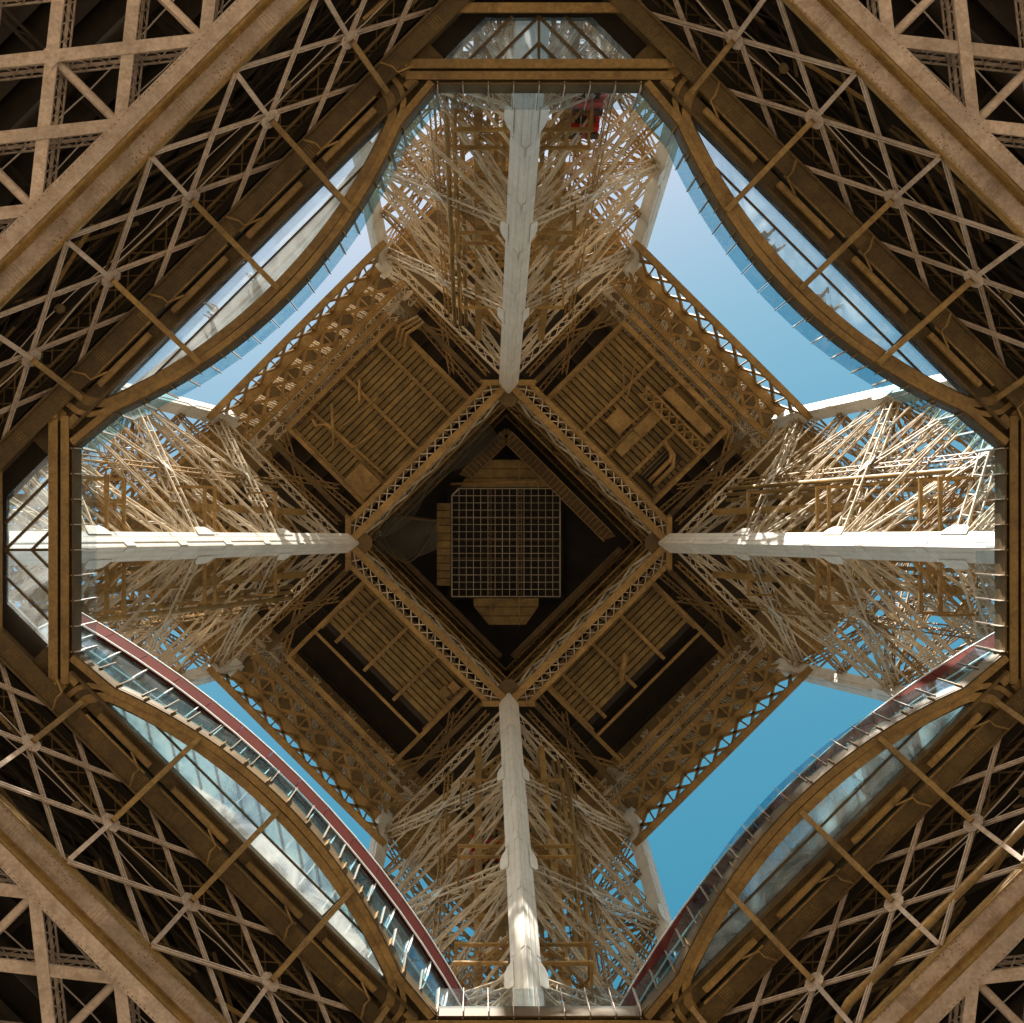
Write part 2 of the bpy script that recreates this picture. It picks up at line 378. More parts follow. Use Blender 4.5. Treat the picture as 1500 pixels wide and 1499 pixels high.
    for i in range(13):
        h = 52 + i * 4.4
        mb = MB(); mb.bar(tp(h, -2.3, 2.9), tp(h, 2.3, 2.9), 0.3, 0.3); t.part('track_tie', mb, IRON)
        if i % 2:
            mb = MB(); mb.bar(tp(h, -2.2, 2.75), tp(h + 4.4, 2.2, 2.75), 0.12, 0.12, (1, 0, 0)); t.part('track_wind_brace', mb, IRON)
    for k in range(3):
        mb = MB(); mb.tube([tp(50, -3.2 - k * .42, 3.4), tp(109, -3.2 - k * .42, 3.4)], 0.15, 8); t.part('riser_pipe', mb, IRON, smooth=True)
    # landing portals round the track
    for h in (62.5, 75.2, 77.2, 88.2, 89.8, 100.8):
        c = tp(h, 0, 1.2)
        for sgn in (1, -1):
            mb = MB()
            q = [Vector((p.x, p.y * sgn, p.z)) for p in [c + Vector((4.2, -1.6, 0)), c + Vector((2.4, -3.5, 0)), c + Vector((.6, -3.5, 0)), c + Vector((.6, -.8, 0))]]
            mb.sweep(q, rect(-.07, .07, -.14, .14))
            t.part('landing_frame', mb, IRON)
    # masonry footings and the lower leg (below the first floor)
    for k in 'IABO':
        mb = MB(); c = corner(k, -EYE); d = (corner(k, 5) - c); mb.prism([c + Vector((-2, -2, -.3)), c + Vector((2, -2, -.3)), c + Vector((2, 2, -.3)), c + Vector((-2, 2, -.3))], (0, 0, 2.6)); t.part('footing', mb, STONE)
    ll = [2, 20, 38, 56]
    for (k1, k2, nrm) in faces:
        for h0, h1 in zip(ll, ll[1:]):
            for (p, q) in ((corner(k1, h0), corner(k2, h1)), (corner(k2, h0), corner(k1, h1)), (corner(k1, h0), corner(k2, h0))):
                mb = MB(); mb.lattice(p, q, .9, .6, nrm, .14, .08, 1.6); t.part('lower_brace', mb, BRACE)
    return t
leg = build_leg()
leg_labels = {'top': 'lattice tower leg with pale ridged column at the upper edge, red lift beside it',
              'right': 'sunlit lattice tower leg with white column reaching the right edge',
              'bottom': 'lattice tower leg with dappled pale column at the lower edge',
              'left': 'sunlit lattice tower leg with white column reaching the left edge'}
leg.root['label'] = leg_labels['top']
for k in ('right', 'bottom', 'left'): leg.copy(LEGS[k], leg_labels[k])

# ------------------------------------------------------------------ first floor: girders under the deck, in face coordinates (n outward, t along, h)
SP = 4.05
def build_face_girder():
    t = Thing('face_girder', 'x', 'girder', (19.6, 0, Z(49)), FACES['tl'], 'girders between the legs under the first floor')
    L = 19.5
    mb = MB(); mb.box((19.47, 0, Z(50.02)), (0.76, 2 * L, 0.05)); pl = t.part('bottom_plate', mb, PINK)
    mb = MB(); mb.box((19.87, 0, Z(49.68)), (0.05, 2 * L, 0.74)); mb.box((19.80, 0, Z(49.95)), (.09, 2 * L, .09)); mb.box((19.80, 0, Z(49.38)), (.09, 2 * L, .07)); wb = t.part('web_plate', mb, IRON)
    mb = MB(); mb.box((20.14, 0, Z(49.29)), (0.58, 2 * L, 0.05)); t.part('flange_plate', mb, PINK)
    mb = MB(); mb.box((19.08, 0, Z(49.98)), (0.06, 2 * L, 0.16)); mb.box((19.06, 0, Z(50.18)), (0.05, 2 * L, 0.3)); t.part('edge_angle', mb, IRON)
    rv = MB(); i = -L
    while i < L:
        rv.rivet((19.18, i, Z(49.995)), (0, 0, -1), .03); rv.rivet((19.76, i, Z(49.995)), (0, 0, -1), .03)
        rv.rivet((19.845, i, Z(49.55)), (-1, 0, 0), .03); rv.rivet((20.36, i, Z(49.265)), (0, 0, -1), .03)
        i += 0.2
    j = -4
    while j <= 4:
        for q in range(4):
            for w in range(9): rv.rivet((19.24 + w * .055, (j + .5) * SP + q * .12 - .18, Z(49.995)), (0, 0, -1), .026)
        for q in range(14): rv.rivet((random.uniform(19.2, 19.7), j * SP + random.uniform(-.55, .55), Z(49.995)), (0, 0, -1), .032)
        j += 1
    t.part('rivet_rows', rv, IRON, pl, kind='stuff')
    for j in range(-4, 5):
        mb = MB(); mb.box((19.46, (j + .5) * SP, Z(49.99)), (.66, .62, .012)); t.part('splice_plate', mb, PINK, pl)
    # flat soffit lattice outward of the beam
    dn = 3.24; h = 49.42
    def soffit(p, q, nm='soffit_brace'):
        m_ = MB(); p, q = Vector(p), Vector(q); m_.bar(p, q, .42, .05); m_.bar(p + Vector((0, 0, 1.25)), q + Vector((0, 0, 1.25)), .12, .05)
        ax = (q - p).normalized(); sd = ax.cross(Vector((0, 0, 1)))
        n = int((q - p).length / .62)
        for s_ in (-1, 1):
            o = sd * (.19 * s_)
            m_.bar(p + o + Vector((0, 0, .04)), q + o + Vector((0, 0, .04)), .05, .1); m_.bar(p + o + Vector((0, 0, 1.25)), q + o + Vector((0, 0, 1.25)), .06, .08)
            m_.zigzag(p + o, q + o, p + o + Vector((0, 0, 1.25)), q + o + Vector((0, 0, 1.25)), n, 0.045, .02, sd, cross=True)
        t.part(nm, m_, PINK)
    for k in range(-8, 9):
        for s_ in (-1, 1):
            ta, na = k * SP, 20.3; tb, nb = ta + s_ * 4 * SP, 20.3 + 4 * dn
            # clip to the girder's bay
            lim = 17.5
            if abs(ta) > lim: continue
            f = 1.0
            if abs(tb) > lim: f = (lim - abs(ta)) / (4 * SP) if ta * s_ >= 0 else (lim + abs(ta)) / (4 * SP)
            f = min(1.0, f)
            if f < .1: continue
            soffit((na, ta, Z(h) + (.055 if s_ > 0 else 0)), (na + 4 * dn * f, ta + s_ * 4 * SP * f, Z(h) + (.055 if s_ > 0 else 0)))
    for k in range(-4, 5):
        for r in range(2):
            n0 = 20.4 + r * 2 * dn
            mb = MB(); mb.bar((n0, k * SP, Z(h + .15)), (n0 + dn - .3, k * SP, Z(h + .15)), .2, .08); mb.bar((n0, k * SP, Z(h + .4)), (n0 + dn - .3, k * SP, Z(h + .4)), .3, .3); t.part('soffit_rung', mb, PINK)
            if r == 0 or True:
                mb = MB(); mb.box((n0 + dn - .1, k * SP, Z(h - .02)), (.62, .62, .03)); t.part('crossing_plate', mb, PINK)
    # inclined lattice web between the bottom plate and the ring girder
    def web(f, t_): return P(19.05 + (17.0 - 19.05) * f, t_, 50.1 + 5.7 * f)
    wn_ = Vector((5.7, 0, 2.05)).normalized()
    for k in range(-6, 7):
        for s_ in (-1, 1):
            tb = k * SP + s_ * 2 * SP
            if abs(k * SP) > 17 or abs(tb) > 20: continue
            m_ = MB(); p, q = web(0, k * SP), web(1, tb); o = wn_ * (.08 * s_)
            for e in (-.05, .05):
                sd = (q - p).normalized().cross(wn_) * e
                m_.bar(p + o + sd, q + o + sd, .06, .10, wn_)
            t.part('web_brace', m_, PINK)
    for k in range(-4, 5):
        m_ = MB(); m_.bar(web(0, k * SP) - wn_ * .16, web(.5, k * SP) - wn_ * .16, .17, .10, wn_); t.part('web_post', m_, PINK)
        c = web(.5, k * SP); e1 = Vector((0, 1, 0)); e2 = (web(1, 0) - web(0, 0)).normalized(); m_ = MB()
        a = .37; m_.prism([c + e1 * x * a + e2 * y * a - wn_ * .14 for x, y in ((1, .5), (.5, 1), (-.5, 1), (-1, .5), (-1, -.5), (-.5, -1), (.5, -1), (1, -.5))], wn_ * -.03)
        hp = t.part('hub_plate', m_, PINK)
        m_ = MB()
        for q in range(12): m_.rivet(c + e1 * random.uniform(-.38, .38) + e2 * random.uniform(-.38, .38) - wn_ * .17, -wn_, .028)
        t.part('rivet_rows', m_, IRON, hp, kind='stuff')
    # odd stays at several depths
    rr = random.Random(3)
    for k in range(26):
        y = rr.uniform(-15, 15); dy = rr.choice((-1, 1)) * rr.uniform(3, 7); n = rr.uniform(17.8, 20.5); h_ = rr.uniform(52.2, 55)
        m_ = MB(); m_.bar((n, y, Z(h_)), (n + rr.uniform(-.6, 2.6), y + dy, Z(h_ + rr.uniform(-.3, .7))), rr.choice((.07, .1, .13)), .1); t.part('stay', m_, rr.choice((IRON_D, IRON_D, IRON)))
    # second web, deeper in
    for k in range(-4, 5):
        for s_ in (-1, 1):
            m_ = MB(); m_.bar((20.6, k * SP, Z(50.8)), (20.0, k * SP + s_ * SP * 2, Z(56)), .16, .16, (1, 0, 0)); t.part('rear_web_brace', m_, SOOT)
    for (n, h_, y0, y1, r_) in ((18.4, 54.2, -15, 11, .03), (18.9, 54.6, -9, 16, .022), (21.8, 52.6, -14, 15, .025), (23.4, 53.2, -16, 12, .03)):
        m_ = MB(); m_.tube([(n + .12 * math.sin(q * 1.3), y0 + (y1 - y0) * q / 14, Z(h_ - .12 * math.sin(q * math.pi / 3.5) ** 2)) for q in range(15)], r_, 5); t.part('cable', m_, BEIGE)
    for (n, y, h_) in ((18.6, -6.2, 53.4), (18.6, 5.3, 53.6), (22.6, 1.9, 51.4)):
        m_ = MB(); m_.tube([(n, y, Z(h_)), (n - .15, y + .1, Z(h_ - .35))], .17, 10); m_.tube([(n, y, Z(h_)), (n + .1, y, Z(h_ + 1.2))], .03, 6); t.part('floodlight', m_, IRON_D)
    # struts from hubs to the ring
    for k in (-1, 0, 1):
        m_ = MB(); tt = k * SP
        p = web(.5, tt) - wn_ * .25; q = P(13.95 + .09 * k * k, tt, 55.35)
        m_.bar(p, q, .2, .2); m_.bar(p + Vector((0, 0, .16)), q + Vector((0, 0, .16)), .1, .2)
        t.part('ring_strut', m_, IRON)
    for k in (-2, 2):
        m_ = MB(); p = web(.5, k * SP) - wn_ * .25; q = P(16.2, k * SP, 55.2); m_.bar(p, q, .2, .16); t.part('ring_strut', m_, IRON)
    # upper girder near the ring, with laced inner truss
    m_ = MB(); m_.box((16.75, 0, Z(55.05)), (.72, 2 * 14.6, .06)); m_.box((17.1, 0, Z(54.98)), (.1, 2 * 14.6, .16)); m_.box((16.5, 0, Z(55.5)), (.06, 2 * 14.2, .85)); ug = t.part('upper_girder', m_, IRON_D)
    rv = MB()
    for k in range(-5, 6):
        for q in range(5):
            for w in range(6): rv.rivet((16.5 + w * .07, k * 2.2 + q * .1, Z(55.02)), (0, 0, -1), .026)
    t.part('rivet_rows', rv, IRON, ug, kind='stuff')
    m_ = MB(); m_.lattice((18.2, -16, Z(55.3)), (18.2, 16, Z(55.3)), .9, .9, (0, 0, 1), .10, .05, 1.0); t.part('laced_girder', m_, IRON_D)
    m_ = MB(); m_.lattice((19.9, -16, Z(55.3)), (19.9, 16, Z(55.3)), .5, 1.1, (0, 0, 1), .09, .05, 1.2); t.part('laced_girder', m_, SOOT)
    # fascia boxes and service pipe along the glass
    for (y0, y1) in ((-7.3, -4.6), (-3.4, -.55), (.55, 3.4), (4.6, 7.3)):
        m_ = MB(); m_.box((16.02, (y0 + y1) / 2, Z(55.1)), (.2, y1 - y0, .22)); m_.box((16.14, (y0 + y1) / 2, Z(55.2)), (.04, y1 - y0 - .1, .3)); t.part('fascia_box', m_, IRON)
        m_ = MB(); m_.box((16.34, (y0 + y1) / 2 + .15, Z(55.0)), (.07, y1 - y0 + .4, .1)); t.part('cable_tray', m_, IRON)
    m_ = MB(); m_.box((15.98, 0, Z(55.5)), (.62, 2 * 8.6, .05)); m_.box((15.68, 0, Z(55.55)), (.1, 2 * 9.2, .5)); t.part('chord_beam', m_, IRON_D)
    for k in (-1, 0, 1, -2, 2):
        m_ = MB(); yy = k * SP + .5
        m_.tube([(17.0, yy, Z(54.6)), (16.6, yy + .25, Z(54.75)), (16.35, yy + .25, Z(54.85)), (16.1, yy + .9, Z(54.85))], .045, 6); t.part('conduit', m_, IRON, smooth=True)
    return t
fg = build_face_girder()
gl = {'tl': 'riveted lattice girder under the first floor across the upper left corner',
      'tr': 'riveted lattice girder under the first floor across the upper right corner',
      'bl': 'riveted lattice girder under the first floor across the lower left corner',
      'br': 'riveted lattice girder under the first floor across the lower right corner, beside a bent pipe'}
fg.root['label'] = gl['tl']
fgs = {'tl': fg}
for k in ('tr', 'bl', 'br'): fgs[k] = fg.copy(FACES[k], gl[k])

# ------------------------------------------------------------------ first floor: deck
deck = Thing('first_floor_deck', 'dark first floor deck seen from below, with joists, round the open well', 'deck', (0, 0, Z(56.2)))
def rotp(p, th): return Matrix.Rotation(th, 3, 'Z') @ Vector(p)
for k, th in FACES.items():
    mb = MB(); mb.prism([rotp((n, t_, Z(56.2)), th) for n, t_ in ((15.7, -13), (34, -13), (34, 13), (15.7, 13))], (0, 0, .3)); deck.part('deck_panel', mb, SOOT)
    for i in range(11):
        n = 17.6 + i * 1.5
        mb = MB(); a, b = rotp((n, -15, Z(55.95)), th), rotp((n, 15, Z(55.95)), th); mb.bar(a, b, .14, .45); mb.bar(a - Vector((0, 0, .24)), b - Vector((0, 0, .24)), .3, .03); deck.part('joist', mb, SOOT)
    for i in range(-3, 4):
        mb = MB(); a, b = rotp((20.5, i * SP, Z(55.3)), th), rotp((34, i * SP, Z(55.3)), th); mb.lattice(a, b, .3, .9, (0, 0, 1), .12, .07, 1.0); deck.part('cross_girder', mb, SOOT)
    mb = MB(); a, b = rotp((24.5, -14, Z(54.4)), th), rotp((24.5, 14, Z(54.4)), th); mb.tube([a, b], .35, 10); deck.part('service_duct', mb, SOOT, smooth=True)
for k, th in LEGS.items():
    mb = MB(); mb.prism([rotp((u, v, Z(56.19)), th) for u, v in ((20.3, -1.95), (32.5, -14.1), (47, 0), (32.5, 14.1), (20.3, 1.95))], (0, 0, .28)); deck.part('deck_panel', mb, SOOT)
    for i in range(5):
        u = 21.3 + i * 1.6; w = 1.6 + (u - 20.3)
        mb = MB(); a, b = rotp((u, -w, Z(55.9)), th), rotp((u, w, Z(55.9)), th); mb.bar(a, b, .2, .5); mb.bar(a - Vector((0, 0, .26)), b - Vector((0, 0, .26)), .42, .04); deck.part('joist', mb, IRON_D)

# ------------------------------------------------------------------ first floor: ring round the well (curved sides, glass floors, short edges)
def ring_n(t): return 13.5 + 1.49 * (t / 7.64) ** 2
RT = [-7.64 + 15.28 * i / 28 for i in range(29)]
def ring_path(h, off=0.0):
    return [(15.17 + off, -9.62, Z(h))] + [(ring_n(t) + off, t, Z(h)) for t in RT] + [(15.17 + off, 9.62, Z(h))]
def build_ring():
    t = Thing('well_edge', 'x', 'ring beam', (14.5, 0, Z(55)), FACES['tl'], 'curved beams edging the first floor well')
    path = ring_path(55.4)
    mb = MB(); mb.sweep(path, rect(-.30, -.04, 0, .10)); t.part('lower_flange', mb, IRON)          # offsets: left of travel is inward (-n)
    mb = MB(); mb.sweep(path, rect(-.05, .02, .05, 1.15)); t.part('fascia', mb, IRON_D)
    inner = [(15.17 - 1.1 + 2.45, 8.15, Z(55.45)), (16.05, 8.08, Z(55.45)), (15.7, 7.85, Z(55.45)), (15.4, 7.55, Z(55.45))]
    left = [(n, -y, z) for (n, y, z) in inner]
    mid = [(14.02 + 1.25 * (q / 7.3) ** 2, q, Z(55.45)) for q in [-7.1 + 14.2 * i / 26 for i in range(27)]]
    mb = MB(); mb.sweep(left + mid + inner[::-1], rect(-.17, .17, 0, .16)); mb.sweep(left + mid + inner[::-1], rect(-.17, -.12, .1, .5)); t.part('curved_beam', mb, IRON)
    for s_ in (-1, 1):
        q = [(15.2, 7.6 * s_, Z(55.42)), (15.36, 8.05 * s_, Z(55.42)), (15.62, 8.4 * s_, Z(55.42)), (16.0, 8.62 * s_, Z(55.42)), (16.5, 8.68 * s_, Z(55.42))]
        mb = MB(); mb.sweep(q, rect(-.1, .1, 0, .3)); t.part('hook_beam', mb, IRON)
        mb = MB(); mb.prism([(15.1, 7.2 * s_, Z(55.62)), (15.1, 9.9 * s_, Z(55.62)), (15.75, 10.6 * s_, Z(55.62)), (17.0, 10.6 * s_, Z(55.62)), (17, 7.9 * s_, Z(55.62)), (15.7, 7.6 * s_, Z(55.62))], (0, 0, .3)); t.part('corner_plate', mb, IRON_D)
        mb = MB(); mb.box((15.85, 9.0 * s_, Z(55.5)), (.35, .5, .25)); mb.box((16.35, 9.15 * s_, Z(55.5)), (.3, .4, .2)); t.part('junction_box', mb, IRON)
    # underside of the curb between flange and curved beam
    a = ring_path(55.62, .28); mb = MB(); mb.sweep(a, rect(-.4, .3, 0, .05)); t.part('curb_soffit', mb, IRON_D)
    for i in range(len(RT)):
        if i % 2 == 0:
            q = RT[i]; mb = MB(); mb.bar((ring_n(q) + .02, q, Z(55.5)), (ring_n(q) + .02, q, Z(56.4)), .03, .3, (1, 0, 0)); t.part('curb_stiffener', mb, IRON)
    return t
ring = build_ring()
rl = {k: 'curved brown beam edging the well on its %s side' % FN[k] for k in FACES}
ring.root['label'] = rl['tl']
for k in ('tr', 'bl', 'br'): ring.copy(FACES[k], rl[k])

def build_glass_floor():
    t = Thing('glass_floor', 'x', 'glass floor', (14.8, 0, Z(55.9)), FACES['tl'], 'lens shaped glass floors beside the well')
    def cn(q): return 14.12 + 1.25 * (q / 7.3) ** 2
    edges = [-7.25, -SP, 0, SP, 7.25]
    for a, b in zip(edges, edges[1:]):
        qs = [a + (b - a) * i / 8 for i in range(9)]
        for (lo, hi) in ((None, 15.0), (15.0, 15.66)):
            pts = []
            for q in qs:
                n0 = cn(q) if lo is None else max(lo, cn(q))
                if n0 < hi - .01: pts.append((n0, q))
            if len(pts) < 2: continue
            poly = [(n, q, Z(55.95)) for n, q in pts] + [(hi, pts[-1][1], Z(55.95)), (hi, pts[0][1], Z(55.95))]
            mb = MB(); mb.prism(poly[::-1], (0, 0, .04)); t.part('floor_pane', mb, GFLOOR)
    mb = MB(); mb.box((15.0, 0, Z(55.86)), (.07, 2 * 5.9, .14)); t.part('pane_bar', mb, IRON_D)
    for q in (-SP, 0, SP):
        mb = MB(); mb.box(((cn(q) + 15.66) / 2, q, Z(55.87)), (15.66 - cn(q), .09, .14)); t.part('pane_bar', mb, IRON_D)
    return t
gf = build_glass_floor()
gfl = {'tl': 'lens shaped glass floor beside the upper left curve of the well', 'tr': 'lens shaped glass floor beside the upper right curve, people standing on it',
       'bl': 'lens shaped glass floor with white haze beside the lower left curve', 'br': 'lens shaped glass floor beside the lower right curve of the well'}
gf.root['label'] = gfl['tl']
for k in ('tr', 'bl', 'br'):
    g_ = gf.copy(FACES[k], gfl[k])
    if k != 'tr':
        for o in [x for x in bpy.data.objects if x.parent is g_.root and x.name.startswith('floor_pane')]:
            o.material_slots[0].link = 'OBJECT'; o.material_slots[0].material = GVEILED

def build_short_edge():
    t = Thing('short_edge_beam', 'x', 'edge beam', (18, 0, Z(55)), LEGS['top'], 'straight double beams across the well corners')
    mb = MB(); mb.box((18.28, 0, Z(55.3)), (.34, 2 * 5.6, .1)); mb.box((18.28, 0, Z(55.5)), (.1, 2 * 5.5, .4)); t.part('outer_beam', mb, IRON)
    mb = MB(); mb.box((17.86, 0, Z(55.38)), (.30, 2 * 5.05, .1)); mb.box((17.9, 0, Z(55.55)), (.1, 2 * 5.0, .4)); t.part('inner_beam', mb, IRON)
    mb = MB(); mb.box((17.58, 0, Z(56.0)), (.06, 2 * 3.86, 1.15)); t.part('fascia', mb, IRON_D)
    mb = MB(); mb.box((18.1, 0, Z(55.72)), (.95, 2 * 4.2, .05)); t.part('curb_soffit', mb, IRON_D)
    for i in range(-4, 5):
        mb = MB(); mb.bar((17.53, i * .96, Z(55.45)), (17.53, i * .96, Z(56.5)), .03, .3, (1, 0, 0)); t.part('curb_stiffener', mb, BEIGE)
    mb = MB(); mb.box((20.38, 0, Z(55.3)), (.36, 2 * 3.4, .12)); t.part('rear_beam', mb, IRON)
    mb = MB(); mb.box((21.0, 0, Z(55.2)), (.34, 2 * 3.0, .3)); t.part('rear_beam', mb, IRON)
    for s_ in (-1, 1):
        mb = MB(); mb.box((18.35, 5.35 * s_, Z(55.15)), (.5, .8, .22)); t.part('end_bracket', mb, IRON)
        mb = MB(); mb.box((20.5, 3.4 * s_, Z(55.15)), (.4, .8, .22)); t.part('end_bracket', mb, IRON)
    return t
se = build_short_edge()
sel = {'top': 'straight brown double beam across the well corner at the upper edge', 'bottom': 'straight brown double beam across the well corner at the lower edge',
       'left': 'straight brown double beam across the well corner at the left edge', 'right': 'straight brown double beam across the well corner at the right edge'}
se.root['label'] = sel['top']
for k in ('right', 'bottom', 'left'): se.copy(LEGS[k], sel[k])

def build_chevron():
    t = Thing('chevron_skylight', 'x', 'glass floor', (19.2, 0, Z(55.8)), LEGS['top'], 'glazed floor corners with chevron bars')
    u0, u1 = 18.42, 20.25
    w0, w1 = 3.85, 2.02
    for s_ in (-1, 1):
        cuts = [(0, u0), ]
        # strips between 45 degree bars
        strips = [[(u0, 0), (19.25, 0), (u0, .83)], [(u0, .83), (19.25, 0), (20.25, 0), (u0, 1.83)], [(u0, 1.83), (20.25, 0), (20.25, 1.0), (u0, 2.83)], [(u0, 2.83), (20.25, 1.0), (20.25, 2.02), (u0, 3.85)]]
        for st in strips:
            mb = MB(); poly = [(u, v * s_, Z(55.95)) for u, v in st]
            if s_ > 0: poly = poly[::-1]
            mb.prism(poly, (0, 0, .04)); t.part('floor_pane', mb, GFLOOR)
        for (a, b) in (((19.25, 0), (u0, .83)), ((20.25, 0), (u0, 1.83)), ((20.25, 1.0), (u0, 2.83))):
            mb = MB(); mb.bar((a[0], a[1] * s_, Z(55.86)), (b[0], b[1] * s_, Z(55.86)), .1, .14); t.part('chevron_bar', mb, IRON_D)
    mb = MB(); mb.bar((u0, 0, Z(55.85)), (u1, 0, Z(55.85)), .1, .15); t.part('centre_bar', mb, IRON_D)
    return t
cv = build_chevron()
cvl = {k: 'glazed floor corner with chevron bars at the %s edge' % ('upper' if k == 'top' else 'lower' if k == 'bottom' else k) for k in LEGS}
cv.root['label'] = cvl['top']
for k in ('right', 'left'): cv.copy(LEGS[k], cvl[k])
cv.copy(LEGS['bottom'], cvl['bottom'])

# balustrades
def bal(t, pts, inward, gm, hb=56.0, ht=58.55):
    for i, (p, nn) in enumerate(zip(pts, inward)):
        p = Vector(p); nn = Vector(nn)
        mb = MB(); mb.bar((p.x, p.y, Z(hb)), (p.x, p.y, Z(ht)), .035, .12, nn); t.part('post', mb, POSTM)
    for a, b in zip(pts, pts[1:]):
        a, b = Vector(a), Vector(b); d = (b - a).normalized()
        mb = MB(); q = a + d * .05; r = b - d * .05; nn = Vector((-d.y, d.x, 0)) * .012
        mb.prism([(q.x - nn.x, q.y - nn.y, Z(hb + .35)), (r.x - nn.x, r.y - nn.y, Z(hb + .35)), (r.x - nn.x, r.y - nn.y, Z(ht)), (q.x - nn.x, q.y - nn.y, Z(ht))], nn * 2); t.part('glass_panel', mb, gm)
def build_bal_curve():
    t = Thing('balustrade', 'x', 'balustrade', (14, 0, Z(56)), FACES['tl'], 'glass balustrades round the well')
    path = [Vector((p[0] - .03, p[1], 0)) for p in ring_path(0)]
    # resample at one metre
    pts = [path[0]]; acc = 0; nrm = []
    tot = sum((b - a).length for a, b in zip(path, path[1:])); N = 20; step = tot / N
    k = 0; d = 0.0; out = []
    segs = [(a, b, (b - a).length) for a, b in zip(path, path[1:])]
    for i in range(N + 1):
        s_ = min(tot - 1e-6, i * step); acc = 0
        for a, b, l in segs:
            if acc + l >= s_: out.append((a.lerp(b, (s_ - acc) / l), Vector((-(b - a).y, (b - a).x, 0)).normalized())); break
            acc += l
    bal(t, [o[0] for o in out], [o[1] for o in out], GRAIL); return t
bc = build_bal_curve()
bcl = {k: 'curved glass balustrade with slim posts on the %s side of the well' % FN[k] for k in FACES}
bc.root['label'] = bcl['tl']
for k in ('tr', 'bl', 'br'): bc.copy(FACES[k], bcl[k])
bs = Thing('balustrade', 'x', 'balustrade', (17.5, 0, Z(56)), LEGS['top'], 'glass balustrades round the well')
bal(bs, [(17.5, -3.84 + .96 * i, 0) for i in range(9)], [(1, 0, 0)] * 9, GCLEAR)
bsl = {'top': 'short straight glass balustrade before the red lift at the upper edge', 'bottom': 'short straight glass balustrade at the lower edge of the well',
       'left': 'short straight glass balustrade at the left edge of the well', 'right': 'short straight glass balustrade at the right edge of the well'}
bs.root['label'] = bsl['top']
for k in ('right', 'bottom', 'left'): bs.copy(LEGS[k], bsl[k])

# ------------------------------------------------------------------ pavilions on the first floor
def pavilion(face, nm, ne, h0, h1, hw, mt, label, lean, half=11.7, panes=True, roof=22.0):
    """nm, ne: distance of the eave from the axis at mid and at ends"""
    t = Thing('pavilion', label, 'pavilion', (17, 0, Z(56.5)), FACES[face], 'curved pavilions on the first floor')
    def en(q): return nm + (ne - nm) * (q / half) ** 2
    N = 14; qs = [-half + 2 * half * i / N for i in range(N + 1)]
    for i in range(N):
        a, b = qs[i] + .012, qs[i + 1] - .012; mb = MB()
        mb.hexa([(en(a), a, Z(h0)), (en(a) + .15, a, Z(h0)), (en(b) + .15, b, Z(h0)), (en(b), b, Z(h0)),
                 (en(a) - .1, a, Z(h1)), (en(a) + .15, a, Z(h1)), (en(b) + .15, b, Z(h1)), (en(b) - .1, b, Z(h1))])
        t.part('fascia_panel', mb, mt)
    for (h, o) in ((h0 - .05, -.02), (h1 + .05, -.12)):
        mb = MB(); mb.sweep([(en(q) + o, q, Z(h)) for q in qs], rect(-.03, .03, -.04, .04)); t.part('eave_trim', mb, WHITE)
    # roof behind the fascia
    def rf(q): return en(q) + .62 if roof < 0 else roof
    mb = MB()
    for i in range(N):
        a, b = qs[i], qs[i + 1]
        mb.hexa([(en(a) + .16, a, Z(h0 + .1)), (rf(a), a, Z(h0 + .6)), (rf(b), b, Z(h0 + .6)), (en(b) + .16, b, Z(h0 + .1)), (en(a) + .16, a, Z(h1)), (rf(a), a, Z(h1 + .4)), (rf(b), b, Z(h1 + .4)), (en(b) + .16, b, Z(h1))])
    t.part('roof', mb, BEIGE)
    if panes:
        rows = 2
        def wp(q, f):
            top = en(q) + .15; bot = en(q) + lean * (1 - (q / half) ** 2 * .35)
            return Vector((bot + (top - bot) * f - .5 * math.sin(math.pi * f) * .6, q, Z(56.5 + (h0 - 56.5) * f)))
        M = 18; ws = [-half + 2 * half * i / M for i in range(M + 1)]
        for i in range(M):
            for r in range(rows):
                a, b, c, d = wp(ws[i], r / rows), wp(ws[i + 1], r / rows), wp(ws[i + 1], (r + 1) / rows), wp(ws[i], (r + 1) / rows)
                mb = MB(); mb.prism([a, b, c, d], (.03, 0, 0)); t.part('window_pane', mb, GWALL)
        for i in range(M + 1):
            mb = MB(); pts = [wp(ws[i], r / 6) + Vector((-.03, 0, 0)) for r in range(7)]
            for a, b in zip(pts, pts[1:]): mb.bar(a, b, .045, .09, (1, 0, 0))
            t.part('mullion', mb, WHITE)
        for r in range(1, rows):
            mb = MB(); pts = [wp(q, r / rows) + Vector((-.04, 0, 0)) for q in ws]
            for a, b in zip(pts, pts[1:]): mb.bar(a, b, .045, .07, (1, 0, 0))
            t.part('transom', mb, WHITE)
        mb = MB()
        mb.hexa([(19, -half, Z(56.6)), (21, -half, Z(56.6)), (21, half, Z(56.6)), (19, half, Z(56.6)), (19, -half, Z(h0)), (21, -half, Z(h0)), (21, half, Z(h0)), (19, half, Z(h0))]); t.part('rear_wall', mb, BEIGE)
    return t
pavilion('bl', 14.05, 15.7, 61.1, 62.8, 0, RED, 'curved glass pavilion with dark red fascia on the lower left side', 1.5)
pavilion('br', 14.6, 16.2, 59.2, 61.2, 0, RED, 'dark red pavilion behind the balustrade on the lower right side', .4, 11.2)
pavilion('tl', 15.7, 17.0, 61.3, 61.9, 0, BEIGE, 'narrow beige canopy above the upper left glass floor', .6, panes=False, roof=-1)

